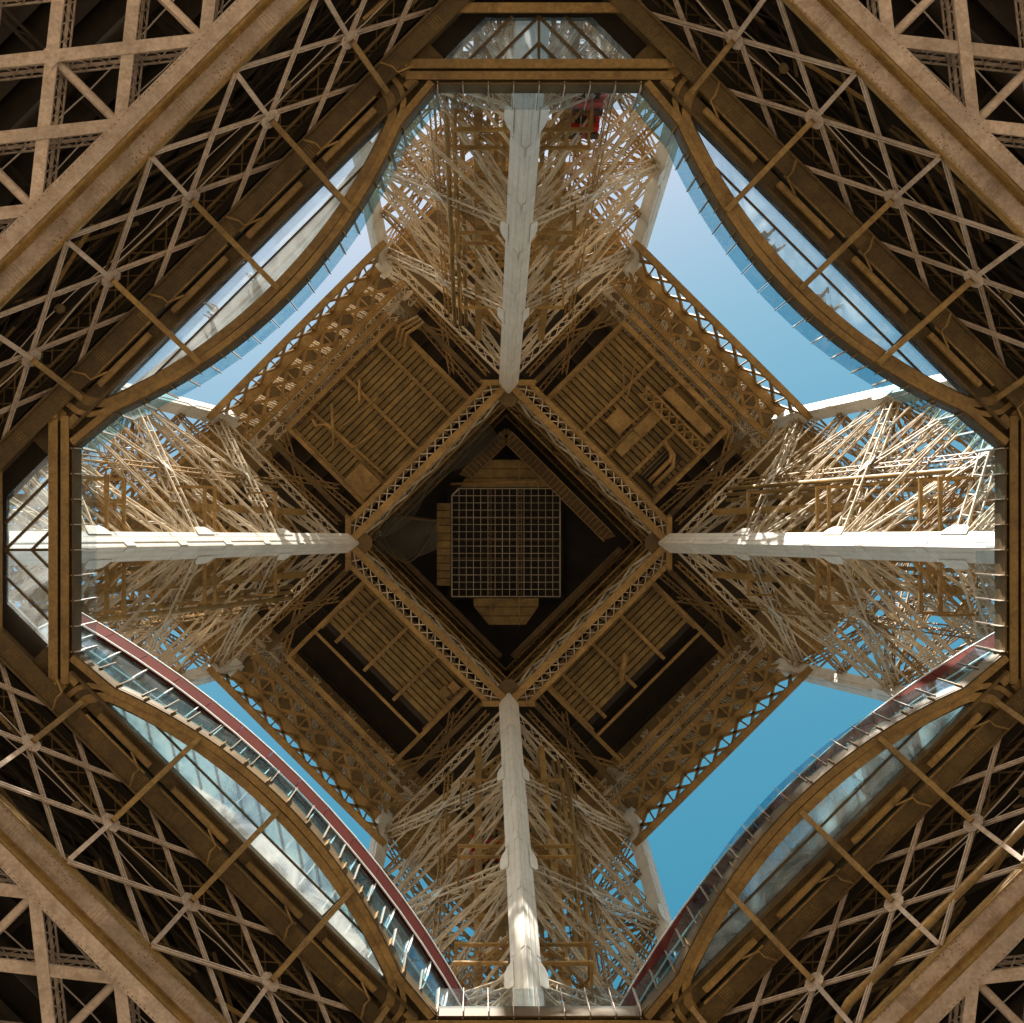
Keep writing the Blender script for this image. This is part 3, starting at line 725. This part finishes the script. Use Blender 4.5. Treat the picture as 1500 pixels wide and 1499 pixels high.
# ------------------------------------------------------------------ second floor
def build_inner_girder():
    t = Thing('well_girder', 'x', 'girder', (9.1, 0, Z(112)), FACES['tl'], 'lattice girders round the second floor well')
    L = 8.75
    mb = MB(); mb.box((9.72, 0, Z(112)), (.36, 2 * 7.7, .3)); t.part('outer_chord', mb, IRON)
    mb = MB(); mb.box((8.62, 0, Z(112.05)), (.55, 2 * L, .35)); t.part('inner_chord', mb, IRON)
    mb = MB(); mb.zigzag((9.6, -7.6, Z(112.05)), (9.6, 7.6, Z(112.05)), (8.8, -7.9, Z(112.05)), (8.8, 7.9, Z(112.05)), 18, .08, .05, cross=True); t.part('lacing', mb, BRACE)
    for j, (n0, h0, n1, h1) in enumerate(((8.6, 112.2, 8.35, 116.3), (8.35, 116.3, 8.1, 120.4), (8.1, 120.4, 7.85, 124.5))):
        for k in range(-3, 3):
            w = 2.8 - j * .08
            for (a, b) in ((k, k + 1), (k + 1, k)):
                mb = MB(); mb.lattice((n0, a * w, Z(h0)), (n1, b * w, Z(h1)), .34, .3, (1, 0, 0), .085, .04, 1.3); t.part('web_brace', mb, BRACE if j == 0 else IRON_D)
        mb = MB(); mb.lattice((n1, -8.2 + j * .3, Z(h1)), (n1, 8.2 - j * .3, Z(h1)), .5, .5, (0, 0, 1), .1, .05, .9); t.part('rail', mb, IRON)
    mb = MB(); mb.lattice((9.7, -7.5, Z(113.6)), (9.7, 7.5, Z(113.6)), .4, 2.6, (0, 0, 1), .12, .06, 1.1, cross=True); t.part('outer_web', mb, IRON)
    for k in range(-6, 7):
        mb = MB(); mb.bar((9.7, k * 1.2, Z(112.2)), (8.4, k * 1.2 + .6, Z(115)), .07, .07); t.part('sway_brace', mb, BRACE)
    return t
ig = build_inner_girder()
igl = {k: 'lattice girder on the %s side of the central square well high above' % FN[k] for k in FACES}
ig.root['label'] = igl['tl']
for k in ('tr', 'bl', 'br'): ig.copy(FACES[k], igl[k])
cp = Thing('corner_plate_frame', 'x', 'corner plate', (12.1, 0, Z(112)), LEGS['top'], 'corner plates of the central well')
mb = MB(); mb.box((12.2, 0, Z(111.8)), (.42, 4.0, .3)); cp.part('corner_bar', mb, IRON)
mb = MB(); mb.prism([(12.0, -1.9, Z(112.1)), (12.0, 1.9, Z(112.1)), (10.4, .3, Z(112.1)), (10.4, -.3, Z(112.1))], (0, 0, .1)); cp.part('web_plate', mb, IRON_D)
for s_ in (-1, 1):
    mb = MB(); mb.bar((12.2, 1.9 * s_, Z(112)), (12.6, 2.2 * s_, Z(115)), .25, .25); cp.part('bracket', mb, IRON)
cpl = {'top': 'small brown corner plate where the upper column meets the central well', 'bottom': 'small brown corner plate where the lower column meets the central well',
       'left': 'small brown corner plate where the left column meets the central well', 'right': 'small brown corner plate where the right column meets the central well'}
cp.root['label'] = cpl['top']
for k in ('right', 'bottom', 'left'): cp.copy(LEGS[k], cpl[k])

def build_belt():
    t = Thing('belt_girder', 'x', 'girder', (21, 0, Z(108)), FACES['tl'], 'outer belt girders under the second floor')
    L0, n0 = 9.1, 22.2
    h0, h1 = 108.4, 114.0
    mb = MB(); mb.box((n0, 0, Z(h0)), (.5, 2 * 9.2, .4)); t.part('lower_chord', mb, IRON)
    mb = MB(); mb.box((n0 - .1, 0, Z(h1)), (.75, 2 * 8.8, .35)); t.part('upper_chord', mb, IRON)
    N = 9; w = 2 * 8.9 / N
    for i in range(N):
        y = -8.9 + w * i
        for (a, b) in ((y, y + w), (y + w, y)):
            mb = MB(); mb.bar((n0, a, Z(h0)), (n0, b, Z(h1)), .34, .1, (1, 0, 0)); t.part('web_brace', mb, IRON)
        mb = MB(); mb.bar((n0 + .1, y, Z(h0)), (n0 + .1, y, Z(h1)), .12, .12, (1, 0, 0)); t.part('web_post', mb, IRON)
    for i in range(-1, N + 1):
        y = -8.9 + w * i
        for (a, b) in ((y, y + w * 1.5), (y + w * 1.5, y)):
            if max(abs(a), abs(b)) > 9.3: continue
            mb = MB(); mb.bar((n0 - .2, a, Z(h1)), (20.1, b, Z(h1 + .05)), .24, .12); t.part('soffit_brace', mb, IRON)
    mb = MB(); mb.box((20.0, 0, Z(h1)), (.45, 2 * 8.6, .4)); t.part('inner_chord', mb, IRON)
    for (n, h) in ((19.5, 114.6), (19.1, 116.3)):
        mb = MB(); mb.lattice((n, -8.6, Z(h)), (n, 8.6, Z(h)), .8, .8, (0, 0, 1), .09, .05, 1.1); t.part('inner_truss', mb, BRACE)
    for k in range(-4, 5):
        mb = MB(); mb.lattice((20.2, k * 2.0, Z(113.8)), (18.4, k * 2.0 + 1.2 * (1 if k % 2 else -1), Z(116.6)), .4, .4, (1, 0, 0), .08, .05, .5); t.part('bracket', mb, BRACE)
        mb = MB(); mb.lattice((22.2, k * 2.0, Z(114.2)), (20.0, k * 2.0 + 1.0, Z(117)), .4, .4, (1, 0, 0), .08, .05, .5); t.part('bracket', mb, BRACE)
    return t
bt = build_belt()
btl = {k: 'outer belt girder with diamond openings on the %s side against the sky' % FN[k] for k in FACES}
bt.root['label'] = btl['tl']
for k in ('tr', 'bl', 'br'): bt.copy(FACES[k], btl[k])

# deck panels with boards
def leg_head(t):
    for s_ in (-1, 1):
        for (a, b) in (((9.9, 6.6), (18.6, 7.4)), ((10.4, 8.2), (19.4, 8.6)), ((18.4, 6.2), (13.0, 9.2)), ((12.4, 6.2), (17.0, 9.4))):
            mb = MB(); mb.lattice((a[0], a[1] * s_, Z(114.6)), (b[0], b[1] * s_, Z(115.4)), .35, .5, (0, 0, 1), .08, .045, .7); t.part('head_brace', mb, IRON)
def board_panel(face, n0, n1, bays, label, hb=114.2, bw=.47):
    t = Thing('boarded_soffit', label, 'deck panel', (14, 0, Z(114)), FACES[face], 'boarded soffits under the second floor')
    for (a, b) in zip(bays, bays[1:]):
        n = n0; i = 0
        while n + bw < n1:
            mb = MB(); mb.box((n + bw / 2, (a + b) / 2, Z(hb + random.uniform(0, .03))), (bw - .07, b - a - .04, .06)); t.part('board', mb, BOARD)
            mb = MB(); mb.box((n, (a + b) / 2, Z(hb - .06)), (.07, b - a - .04, .1)); t.part('batten', mb, SOOT)
            n += bw; i += 1
    for b in bays:
        mb = MB(); mb.box(((n0 + n1) / 2, b, Z(hb - .35)), (n1 - n0 + .6, .28, .06)); mb.box(((n0 + n1) / 2, b, Z(hb - .15)), (n1 - n0 + .6, .07, .4)); t.part('beam', mb, IRON)
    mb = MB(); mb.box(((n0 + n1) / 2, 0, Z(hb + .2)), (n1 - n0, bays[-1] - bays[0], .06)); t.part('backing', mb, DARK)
    return t
pt = board_panel('tl', 9.95, 18.0, (-5.5, -3.5, .2, 3.8, 5.6), 'boarded soffit crossed by pipes on the upper left of the central well')
pr = board_panel('tr', 9.95, 18.0, (-5.6, -2.0, .6, 3.0, 5.6), 'soffit with ducts, boxes and gantry on the upper right of the central well')
pb = board_panel('bl', 9.95, 14.6, (-5.6, -2.3, .9, 4.0, 5.6), 'boarded soffit beside a black gap on the lower left of the central well')
pq = board_panel('br', 9.95, 14.6, (-5.6, -2.2, .9, 4.2, 5.6), 'boarded soffit with a short duct on the lower right of the central well')
# edge beams round the soffits
def edge_beams(t, face):
    for n in (18.3, 19.15):
        mb = MB(); mb.box((n, 0, Z(113.6)), (.42, 2 * 5.9, .3)); t.part('edge_beam', mb, IRON)
    for q in (-5.75, 5.75):
        mb = MB(); mb.box((14.0, q, Z(113.66)), (8.2, .32, .3)); t.part('side_beam', mb, IRON)
        mb = MB(); mb.box((14.6, q * 1.28, Z(114.2)), (9, .4, .3)); t.part('side_beam', mb, IRON_D)
    for q in (-3, 0, 3):
        mb = MB(); mb.box((18.72, q, Z(113.7)), (.5, .14, .2)); t.part('tie', mb, IRON)
    if face in ('bl', 'br'):
        mb = MB(); mb.box((15.4, 0, Z(113.8)), (.22, 2 * 5.9, .2)); t.part('edge_beam', mb, IRON)
for k_, t_ in (('tl', pt), ('tr', pr), ('bl', pb), ('br', pq)): edge_beams(t_, k_); leg_head(t_)
# pipes under the upper left soffit
m_ = MB(); m_.tube([(17.4, -3.9, Z(113.3)), (16.9, -4.1, Z(113.3)), (16.4, -3.4, Z(113.3)), (11.8, -3.1, Z(113.3)), (10.2, -3.0, Z(113.3))], .13); pt.part('pipe', m_, IRON, smooth=True)
m_ = MB(); m_.tube([(17.0, .8, Z(113.2)), (15.7, -.5, Z(113.2))], .12); pt.part('pipe', m_, IRON, smooth=True)
m_ = MB(); m_.tube([(15.0, .9, Z(113.2)), (15.4, -3.1, Z(113.2))], .12); pt.part('pipe', m_, IRON, smooth=True)
m_ = MB(); m_.tube([(17.2, -2.0, Z(113.2)), (14.8, -4.2, Z(113.2))], .12); pt.part('pipe', m_, IRON, smooth=True)
m_ = MB(); m_.tube([(13.2, -.9, Z(113.2)), (13.6, -3.3, Z(113.2))], .11); pt.part('pipe', m_, IRON, smooth=True)
m_ = MB(); m_.box((11.3, -4.6, Z(113.5)), (2.2, 1.9, .3)); pt.part('plate_box', m_, IRON)
for q in range(3):
    m_ = MB(); m_.tube([(16.3 + q * .45, 5.0, Z(113.2)), (16.9 + q * .4, 5.9, Z(113.0)), (16.6 + q * .3, 7.4, Z(113.1))], .14); pt.part('bent_pipe', m_, IRON, smooth=True)
# ducts and gantry, upper right
m_ = MB(); m_.lattice((15.6, -1, Z(113.2)), (15.6, 5.6, Z(113.2)), .9, .7, (0, 0, 1), .12, .08, .8, cross=True); pr.part('gantry', m_, IRON)
m_ = MB(); m_.box((16.9, 2.6, Z(113.5)), (.9, 4.6, .35)); pr.part('duct', m_, IRON)
m_ = MB(); m_.box((14.2, 1.1, Z(113.5)), (2.4, .95, .3)); pr.part('duct', m_, IRON)
m_ = MB(); m_.box((12.6, 1.1, Z(113.6)), (3.4, .8, .25)); pr.part('duct', m_, BOARD)
m_ = MB(); m_.box((12.7, -.6, Z(113.7)), (1.5, 1.6, .3)); pr.part('plate_box', m_, IRON)
m_ = MB(); m_.box((12.5, 4.2, Z(114.0)), (3.4, 1.5, .2)); pr.part('dark_hatch', m_, DARK)
for q in range(5):
    m_ = MB(); m_.box((12.4, 3.6 + q * .3, Z(113.8)), (2.8, .12, .12)); pr.part('slat', m_, IRON_D)
for q in range(2):
    m_ = MB(); m_.tube([(11.0, 4.3 + q * .5, Z(113.2)), (13.4 - q * .3, 4.3 + q * .5, Z(113.2)), (13.8, 3.9 + q * .3, Z(113.2)), (14.0, 3.0, Z(113.2))], .17); pr.part('bent_duct', m_, IRON, smooth=True)
for (a, b) in (((17.6, -3.4), (14, -1.2)), ((17.2, .4), (12.4, .1)), ((14.6, -2), (16.8, -4.4))):
    m_ = MB(); m_.bar((a[0], a[1], Z(113.2)), (b[0], b[1], Z(113.2)), .1, .1); pr.part('stay', m_, IRON)
m_ = MB(); m_.tube([(13.6, 1.4, Z(113.2)), (12.4, -.4, Z(113.2))], .24, 10); pq.part('duct', m_, IRON, smooth=True)
for (a, b) in ((10.9, 4.9), (11.6, 4.7)):
    m_ = MB(); m_.box((a, -b, Z(113.9)), (.8, .8, .3)); pb.part('junction_box', m_, IRON)

# second-floor deck, dark above everything
d2 = Thing('second_floor_deck', 'dark second floor deck closing the view high above the soffits', 'deck', (0, 0, Z(120.5)))
for k, th in FACES.items():
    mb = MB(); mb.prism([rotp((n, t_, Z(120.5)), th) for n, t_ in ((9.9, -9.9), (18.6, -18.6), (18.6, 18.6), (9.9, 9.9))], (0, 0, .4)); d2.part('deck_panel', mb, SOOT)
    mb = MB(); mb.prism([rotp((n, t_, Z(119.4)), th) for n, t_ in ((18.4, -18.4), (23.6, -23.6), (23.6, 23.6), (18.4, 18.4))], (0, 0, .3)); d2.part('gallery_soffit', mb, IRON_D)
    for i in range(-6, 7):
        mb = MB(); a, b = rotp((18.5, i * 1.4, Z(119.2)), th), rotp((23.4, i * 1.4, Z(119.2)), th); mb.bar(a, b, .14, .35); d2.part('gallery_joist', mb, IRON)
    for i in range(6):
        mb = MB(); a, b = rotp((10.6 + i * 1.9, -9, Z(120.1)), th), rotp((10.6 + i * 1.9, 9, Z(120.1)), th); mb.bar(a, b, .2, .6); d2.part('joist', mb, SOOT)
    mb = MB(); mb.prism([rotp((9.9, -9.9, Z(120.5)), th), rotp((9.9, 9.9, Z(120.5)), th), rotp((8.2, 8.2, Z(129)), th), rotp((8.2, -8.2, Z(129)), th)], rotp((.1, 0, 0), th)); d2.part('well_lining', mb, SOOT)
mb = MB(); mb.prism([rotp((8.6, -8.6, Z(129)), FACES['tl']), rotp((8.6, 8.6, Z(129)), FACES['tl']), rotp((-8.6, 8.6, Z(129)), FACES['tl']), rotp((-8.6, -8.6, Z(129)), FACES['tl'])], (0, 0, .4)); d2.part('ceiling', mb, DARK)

# upper ring of ribbed beams inside the well
def corbel(face, lo, hi, label):
    t = Thing('corbel_beam', label, 'beam', (6.3, 0, Z(121)), FACES[face], 'ribbed beams round the top of the well')
    mb = MB(); mb.prism([(5.75, lo + .5, Z(121.2)), (6.75, lo, Z(121.2)), (6.75, hi, Z(121.2)), (5.75, hi - .5, Z(121.2))], (0, 0, .5)); t.part('beam_body', mb, IRON_D)
    for n in (5.75, 6.75):
        mb = MB(); mb.box((n, (lo + hi) / 2, Z(121.05)), (.07, hi - lo - .8, .3)); t.part('edge_flange', mb, IRON)
    q = lo + .6
    while q < hi - .5:
        mb = MB(); mb.box((6.25, q, Z(121.12)), (.95, .06, .16)); t.part('rib', mb, IRON); q += .42
    return t
corbel('tr', -6.6, 6.0, 'long ribbed beam running from the apex down the right inside the well')
corbel('tl', 1.2, 6.6, 'short ribbed beam left of the apex inside the well')
for k, lb in (('bl', 'thin shadowed beam at the lower left inside the well'), ('br', 'thin shadowed beam at the lower right inside the well')):
    t = Thing('corbel_beam', lb, 'beam', (7.0, 0, Z(121)), FACES[k], 'ribbed beams round the top of the well')
    mb = MB(); mb.box((7.0, 0, Z(121.1)), (.4, 12.6, .3)); t.part('beam_body', mb, IRON_D)
    mb = MB(); mb.box((6.78, 0, Z(120.95)), (.08, 12.4, .1)); t.part('edge_flange', mb, IRON_D)

# central grille, aligned with the picture
gr = Thing('ceiling_grille', 'square grid of thin bars over a dark shaft in the middle of the well', 'grille', (0, 0, Z(123)))
HG = 4.52; NC = 15; cz = HG * 2 / NC
for i in range(NC + 1):
    x = -HG + i * cz
    cut = cz if i in (0, NC) else 0
    mb = MB(); mb.bar((x, -HG + cut, Z(123)), (x, HG, Z(123)), .05 if i % NC else .1, .07); gr.part('grille_bar', mb, BRACE)
    cut = cz if i == 0 else 0
    mb = MB(); mb.bar((-HG + cut, x, Z(123.09)), (HG - cut, x, Z(123.09)), .05 if i % NC else .1, .07); gr.part('grille_bar', mb, BRACE)
for s_ in (-1, 1):
    mb = MB(); mb.bar((s_ * (HG - cz), -HG, Z(123)), (s_ * HG, -HG + cz, Z(123)), .13, .09); gr.part('corner_bar', mb, BRACE)
for x in (-1.35, 1.25):
    mb = MB(); mb.lattice((x, -HG, Z(126)), (x, HG, Z(126)), .3, .3, (0, 0, 1), .06, .04, .4); gr.part('shaft_truss', mb, IRON)
for y in (-2.1, -.2, 1.4):
    mb = MB(); mb.bar((-HG, y, Z(126.6)), (HG, y, Z(126.6)), .2, .2); gr.part('shaft_beam', mb, IRON_D)
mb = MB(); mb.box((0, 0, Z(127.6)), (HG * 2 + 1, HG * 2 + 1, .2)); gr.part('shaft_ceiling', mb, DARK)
def flap(label, pts, lines, h=122.2):
    t = Thing('boarded_soffit', label, 'panel', (sum(p[0] for p in pts) / len(pts), sum(p[1] for p in pts) / len(pts), Z(h)), 0, 'boarded panels beside the grille')
    xs = [p[0] for p in pts]; ys = [p[1] for p in pts]; y0, y1 = min(ys), max(ys)
    n = max(2, int((y1 - y0) / .62))
    def span(y):
        xsn = []
        for (a, b) in zip(pts, pts[1:] + pts[:1]):
            if (a[1] - y) * (b[1] - y) <= 0 and a[1] != b[1]: xsn.append(a[0] + (b[0] - a[0]) * (y - a[1]) / (b[1] - a[1]))
        return min(xsn), max(xsn)
    for i in range(n):
        ya, yb = y0 + (y1 - y0) * i / n + .03, y0 + (y1 - y0) * (i + 1) / n - .03
        a0, a1 = span(ya); b0, b1 = span(yb)
        mb = MB(); mb.prism([(a0, ya, Z(h)), (b0, yb, Z(h)), (b1, yb, Z(h)), (a1, ya, Z(h))], (0, 0, .08)); t.part('board', mb, BOARD)
    for x in lines:
        mb = MB(); mb.bar((x, y0, Z(h - .1)), (x, y1, Z(h - .1)), .1, .14); t.part('batten', mb, IRON)
flap('boarded panel with clipped corners just below the central grille', [(-2.7, 4.6), (2.7, 4.6), (2.7, 5.3), (1.6, 6.85), (-1.4, 6.85), (-2.7, 5.3)], (-1.3, 1.1))
flap('boarded panel under the apex just above the central grille', [(-1.6, -6.9), (1.6, -6.9), (3.6, -5.0), (3.6, -4.6), (-3.8, -4.6), (-3.8, -5.0)], (-1.3, 1.1))
flap('plain upright panel at the left side of the central grille', [(-5.75, -3.3), (-4.62, -3.3), (-4.62, 3.6), (-5.75, 3.6)], ())
hp = Thing('horizontal_pipe', 'long copper brown pipe between the grille and the apex', 'pipe', (0, -5.0, Z(121.5)))
mb = MB(); mb.tube([(-4.6, -4.85, Z(121.5)), (2.0, -5.05, Z(121.5)), (2.5, -5.1, Z(121.5)), (2.7, -4.6, Z(121.7))], .1); hp.part('pipe_run', mb, IRON, smooth=True)

# draped net
def net():
    t = Thing('safety_net', 'grey safety net draped and sagging at the left of the central well', 'net', (-8, -1, Z(116)))
    mb = MB(); nx, ny = 26, 10; vs = []
    for i in range(nx + 1):
        f = i / nx
        for j in range(ny + 1):
            g_ = j / ny
            x = -11.3 + 9.6 * f; y = -1.4 - 8.4 * f
            x += g_ * (1.5 + .5 * math.sin(f * 9)) * .7; y += g_ * (1.5 + .5 * math.sin(f * 9)) * .7
            z = 118.3 + g_ * 2.2 + .35 * math.sin(f * 17 + g_ * 4) + .2 * math.sin(f * 41)
            vs.append((x, y, Z(z)))
    mb.add(vs, [(i * (ny + 1) + j, (i + 1) * (ny + 1) + j, (i + 1) * (ny + 1) + j + 1, i * (ny + 1) + j + 1) for i in range(nx) for j in range(ny)])
    t.part('net_strip', mb, NET, smooth=True)
    mb = MB(); vs = []; n = 20
    for i in range(n + 1):
        for j in range(n + 1):
            a, b = i / n, j / n
            x = -10.6 + 5.0 * a; top = -2.4 + .6 * a; bot = 1.3 - 2.3 * abs(a - .45) ** 1.7
            y = top + (bot - top) * b
            z = 117.6 - 1.6 * math.sin(math.pi * a) * math.sin(math.pi * min(1, b * 1.05)) + .14 * math.sin(a * 13 + b * 5)
            vs.append((x, y, Z(z)))
    mb.add(vs, [(i * (n + 1) + j, (i + 1) * (n + 1) + j, (i + 1) * (n + 1) + j + 1, i * (n + 1) + j + 1) for i in range(n) for j in range(n)])
    t.part('net_bag', mb, NET, smooth=True)
    mb = MB()
    for k in range(3):
        mb.tube([(-10.6 + 5.0 * i / 20, -2.4 + .6 * i / 20 + k * .12 + 3.4 * math.sin(math.pi * i / 20) * (k == 2), Z(117.5 - 1.5 * math.sin(math.pi * i / 20) * (k > 0))) for i in range(21)], .05, 5)
    t.part('net_rope', mb, IRON_D)
net()

# ------------------------------------------------------------------ lifts
def lift(leg_k, h, v, label, du=1.9, w=1.9):
    u = S2 * a_in(h) + du
    t = Thing('lift_cabin', label, 'lift cabin', (u, v, Z(h)), LEGS[leg_k], 'red lift cabins')
    d = Vector((-.199, 0, 1)).normalized()
    def box(c, s): 
        m_ = MB(); m_.box(c, s); return m_
    for j in range(2):
        m_ = MB(); m_.box((u - j * .5, v, Z(h + 1.3 + j * 2.7)), (2.2, w, 2.2)); b = t.part('cabin_body', m_, CABIN)
        m_ = MB(); m_.box((u - j * .5, v, Z(h + .1 + j * 2.7)), (1.8, w - .4, .12)); t.part('cabin_floor', m_, DARK, b)
        for s_ in (-1, 1):
            m_ = MB(); m_.box((u - j * .5 - 1.21, v + s_ * .45, Z(h + 1.5 + j * 2.7)), (.04, .7, 1.1)); t.part('window', m_, BLACKCAB, b)
    for s_ in (-1, 1):
        m_ = MB(); m_.bar((u - .9, v + s_ * .7, Z(h - .2)), (u + .9, v + s_ * .7, Z(h - .2)), .22, .3); t.part('bogie_beam', m_, CABIN)
        m_ = MB(); m_.box((u, v + s_ * .4, Z(h - .35)), (1.0, .4, .4)); t.part('wheel_box', m_, DARK)
    return t
lift('top', 75.6, 3.4, 'red lift cabin to the right of the upper pale column', 4.5, 1.5)
lift('bottom', 92.0, 1.5, 'red lift cabin half hidden beside the lower pale column', 4.6, 2.6)

# thick pipe under the lower right girder
m_ = MB(); m_.tube([(18.6, -9.5, Z(51.2)), (18.6, 3.6, Z(51.2)), (18.8, 4.3, Z(51.2)), (19.2, 4.6, Z(51.3)), (19.5, 4.6, Z(51.6))], .17, 10); fgs['br'].part('thick_pipe', m_, IRON, smooth=True)

# ------------------------------------------------------------------ visitors on the glass floors
def person(x, y, z, facing, shirt, trousers, shoe, label, stride=.18, lean=0.0, arm=.15):
    J = {'pel': (0, 0, .95), 'waist': (0, .0, 1.1), 'chest': (lean * .5, 0, 1.32), 'neck': (lean * .9, 0, 1.5), 'jaw': (lean * 1.0 + .02, 0, 1.57), 'head': (lean * 1.05 + .03, 0, 1.66), 'crown': (lean * 1.05 + .01, 0, 1.75)}
    rad = {'pel': (.15, .12), 'waist': (.14, .105), 'chest': (.16, .115), 'neck': (.06, .06), 'jaw': (.07, .08), 'head': (.085, .1), 'crown': (.05, .06)}
    E = [('pel', 'waist'), ('waist', 'chest'), ('chest', 'neck'), ('neck', 'jaw'), ('jaw', 'head'), ('head', 'crown')]
    for s_, nme in ((1, 'L'), (-1, 'Rr')):
        f = stride * s_
        J.update({'hip' + nme: (0, .1 * s_, .9), 'knee' + nme: (f * .6 + .03, .11 * s_, .5), 'ank' + nme: (f, .12 * s_, .1), 'heel' + nme: (f - .04, .12 * s_, .045), 'ball' + nme: (f + .13, .135 * s_, .04), 'toe' + nme: (f + .2, .14 * s_, .035),
                  'sh' + nme: (lean * .8, .19 * s_, 1.42), 'el' + nme: (lean * .7 - .03 + arm * .3, .26 * s_, 1.13), 'wr' + nme: (lean * .7 + arm + .05, .25 * s_, .9), 'pa' + nme: (lean * .7 + arm + .08, .245 * s_, .82),
                  'th' + nme: (lean * .7 + arm + .12, .22 * s_, .83)})
        rad.update({'hip' + nme: (.09, .1), 'knee' + nme: (.062, .065), 'ank' + nme: (.042, .045), 'heel' + nme: (.04, .04), 'ball' + nme: (.045, .035), 'toe' + nme: (.03, .025), 'sh' + nme: (.06, .06), 'el' + nme: (.045, .045), 'wr' + nme: (.028, .03), 'pa' + nme: (.04, .022), 'th' + nme: (.012, .012)})
        E += [('pel', 'hip' + nme), ('hip' + nme, 'knee' + nme), ('knee' + nme, 'ank' + nme), ('ank' + nme, 'heel' + nme), ('ank' + nme, 'ball' + nme), ('ball' + nme, 'toe' + nme), ('chest', 'sh' + nme), ('sh' + nme, 'el' + nme), ('el' + nme, 'wr' + nme), ('wr' + nme, 'pa' + nme), ('pa' + nme, 'th' + nme)]
        for q in range(4):
            fn = 'fi%d' % q + nme; fm = 'fm%d' % q + nme
            J[fm] = (lean * .7 + arm + .055 + q * .022, .245 * s_, .775); J[fn] = (lean * .7 + arm + .05 + q * .024, .225 * s_, .73 + abs(q - 1.5) * .008)
            rad[fm] = (.0095, .0095); rad[fn] = (.008, .008)
            E += [('pa' + nme, fm), (fm, fn)]
    names = list(J); idx = {n: i for i, n in enumerate(names)}
    me = bpy.data.meshes.new('person_tmp'); me.from_pydata([J[n] for n in names], [(idx[a], idx[b]) for a, b in E], [])
    ob = bpy.data.objects.new('person_tmp', me); C.objects.link(ob)
    sk = ob.modifiers.new('skin', 'SKIN')
    if not me.skin_vertices: me.attributes.new('skin', 'FLOAT', 'POINT')
    for n in names:
        v = me.skin_vertices[0].data[idx[n]]; v.radius = rad[n]; v.use_root = (n == 'pel')
    ob.modifiers.new('sub', 'SUBSURF').levels = 1
    dg = bpy.context.evaluated_depsgraph_get(); ev = ob.evaluated_get(dg); nm = bpy.data.meshes.new_from_object(ev)
    bpy.data.objects.remove(ob)
    o = bpy.data.objects.new('person', nm); C.objects.link(o)
    nm.materials.clear()
    for mt in (shirt, trousers, shoe, SKIN, HAIR): nm.materials.append(mt)
    for p in nm.polygons:
        c = p.center; p.use_smooth = True
        p.material_index = 2 if c.z < .095 else 1 if (c.z < .98 and abs(c.y) < .2) else (4 if (c.z > 1.62 and c.x < lean + .03) or c.z > 1.71 else 3) if c.z > 1.5 else (3 if c.z < 1.05 and abs(c.y) > .18 else 0)
    o.location = (x, y, z); o.rotation_euler = (0, 0, facing)
    o['label'] = label; o['category'] = 'person'; o['group'] = 'visitors on the first floor'
    return o
def cloth(n, c): return mat(n, c, .85, .12, 4)
KH, BLK, BLU, WHT, GRY, RDC = cloth('khaki_cloth', (.34, .28, .2)), cloth('black_cloth', (.02, .02, .025)), cloth('blue_denim', (.05, .09, .2)), cloth('white_cloth', (.7, .69, .66)), cloth('grey_cloth', (.22, .22, .23)), cloth('red_cloth', (.4, .06, .04))
def on_px(px, py, h): return ((px - 701) * h / 2155 - 2.29, (py - 786) * h / 2155 - .51)
PF = Z(55.99)
for (px, py, fa, sh, tr, so, lb) in (
        (1128, 336, 2.2, BLK, KH, GRY, 'person in khaki trousers on the upper right glass floor, farther up the curve'),
        (1142, 358, 2.6, KH, GRY, WHT, 'person in grey trousers and pale shoes on the upper right glass floor'),
        (1208, 428, 1.7, WHT, GRY, KH, 'person in white top by the lower end of the upper right glass floor'),
        (1226, 446, 2.4, KH, KH, WHT, 'person all in khaki on the upper right glass floor, lowest of four'),
        (370, 398, 4.1, WHT, KH, WHT, 'person in white and khaki in the middle of the upper left glass floor'),
        (306, 452, 3.6, RDC, KH, WHT, 'person in red top on the upper left glass floor nearest its left end')):
    x, y = on_px(px, py, 56.0)
    person(x, y, PF, fa, sh, tr, so, lb)
for (t_, sh, tr, lb) in ((-3.2, WHT, KH, 'person in white leaning at the balustrade before the red pavilion'), (-5.4, BLU, BLK, 'person in blue at the balustrade before the red pavilion'), (4.6, BLK, BLU, 'person in black top at the balustrade near the right leg')):
    n = ring_n(t_) + .42; p = rotp((n, t_, 0), FACES['br'])
    person(p.x, p.y, Z(56.02), FACES['br'] + math.pi, sh, tr, BLK, lb, .05, .12, .3)
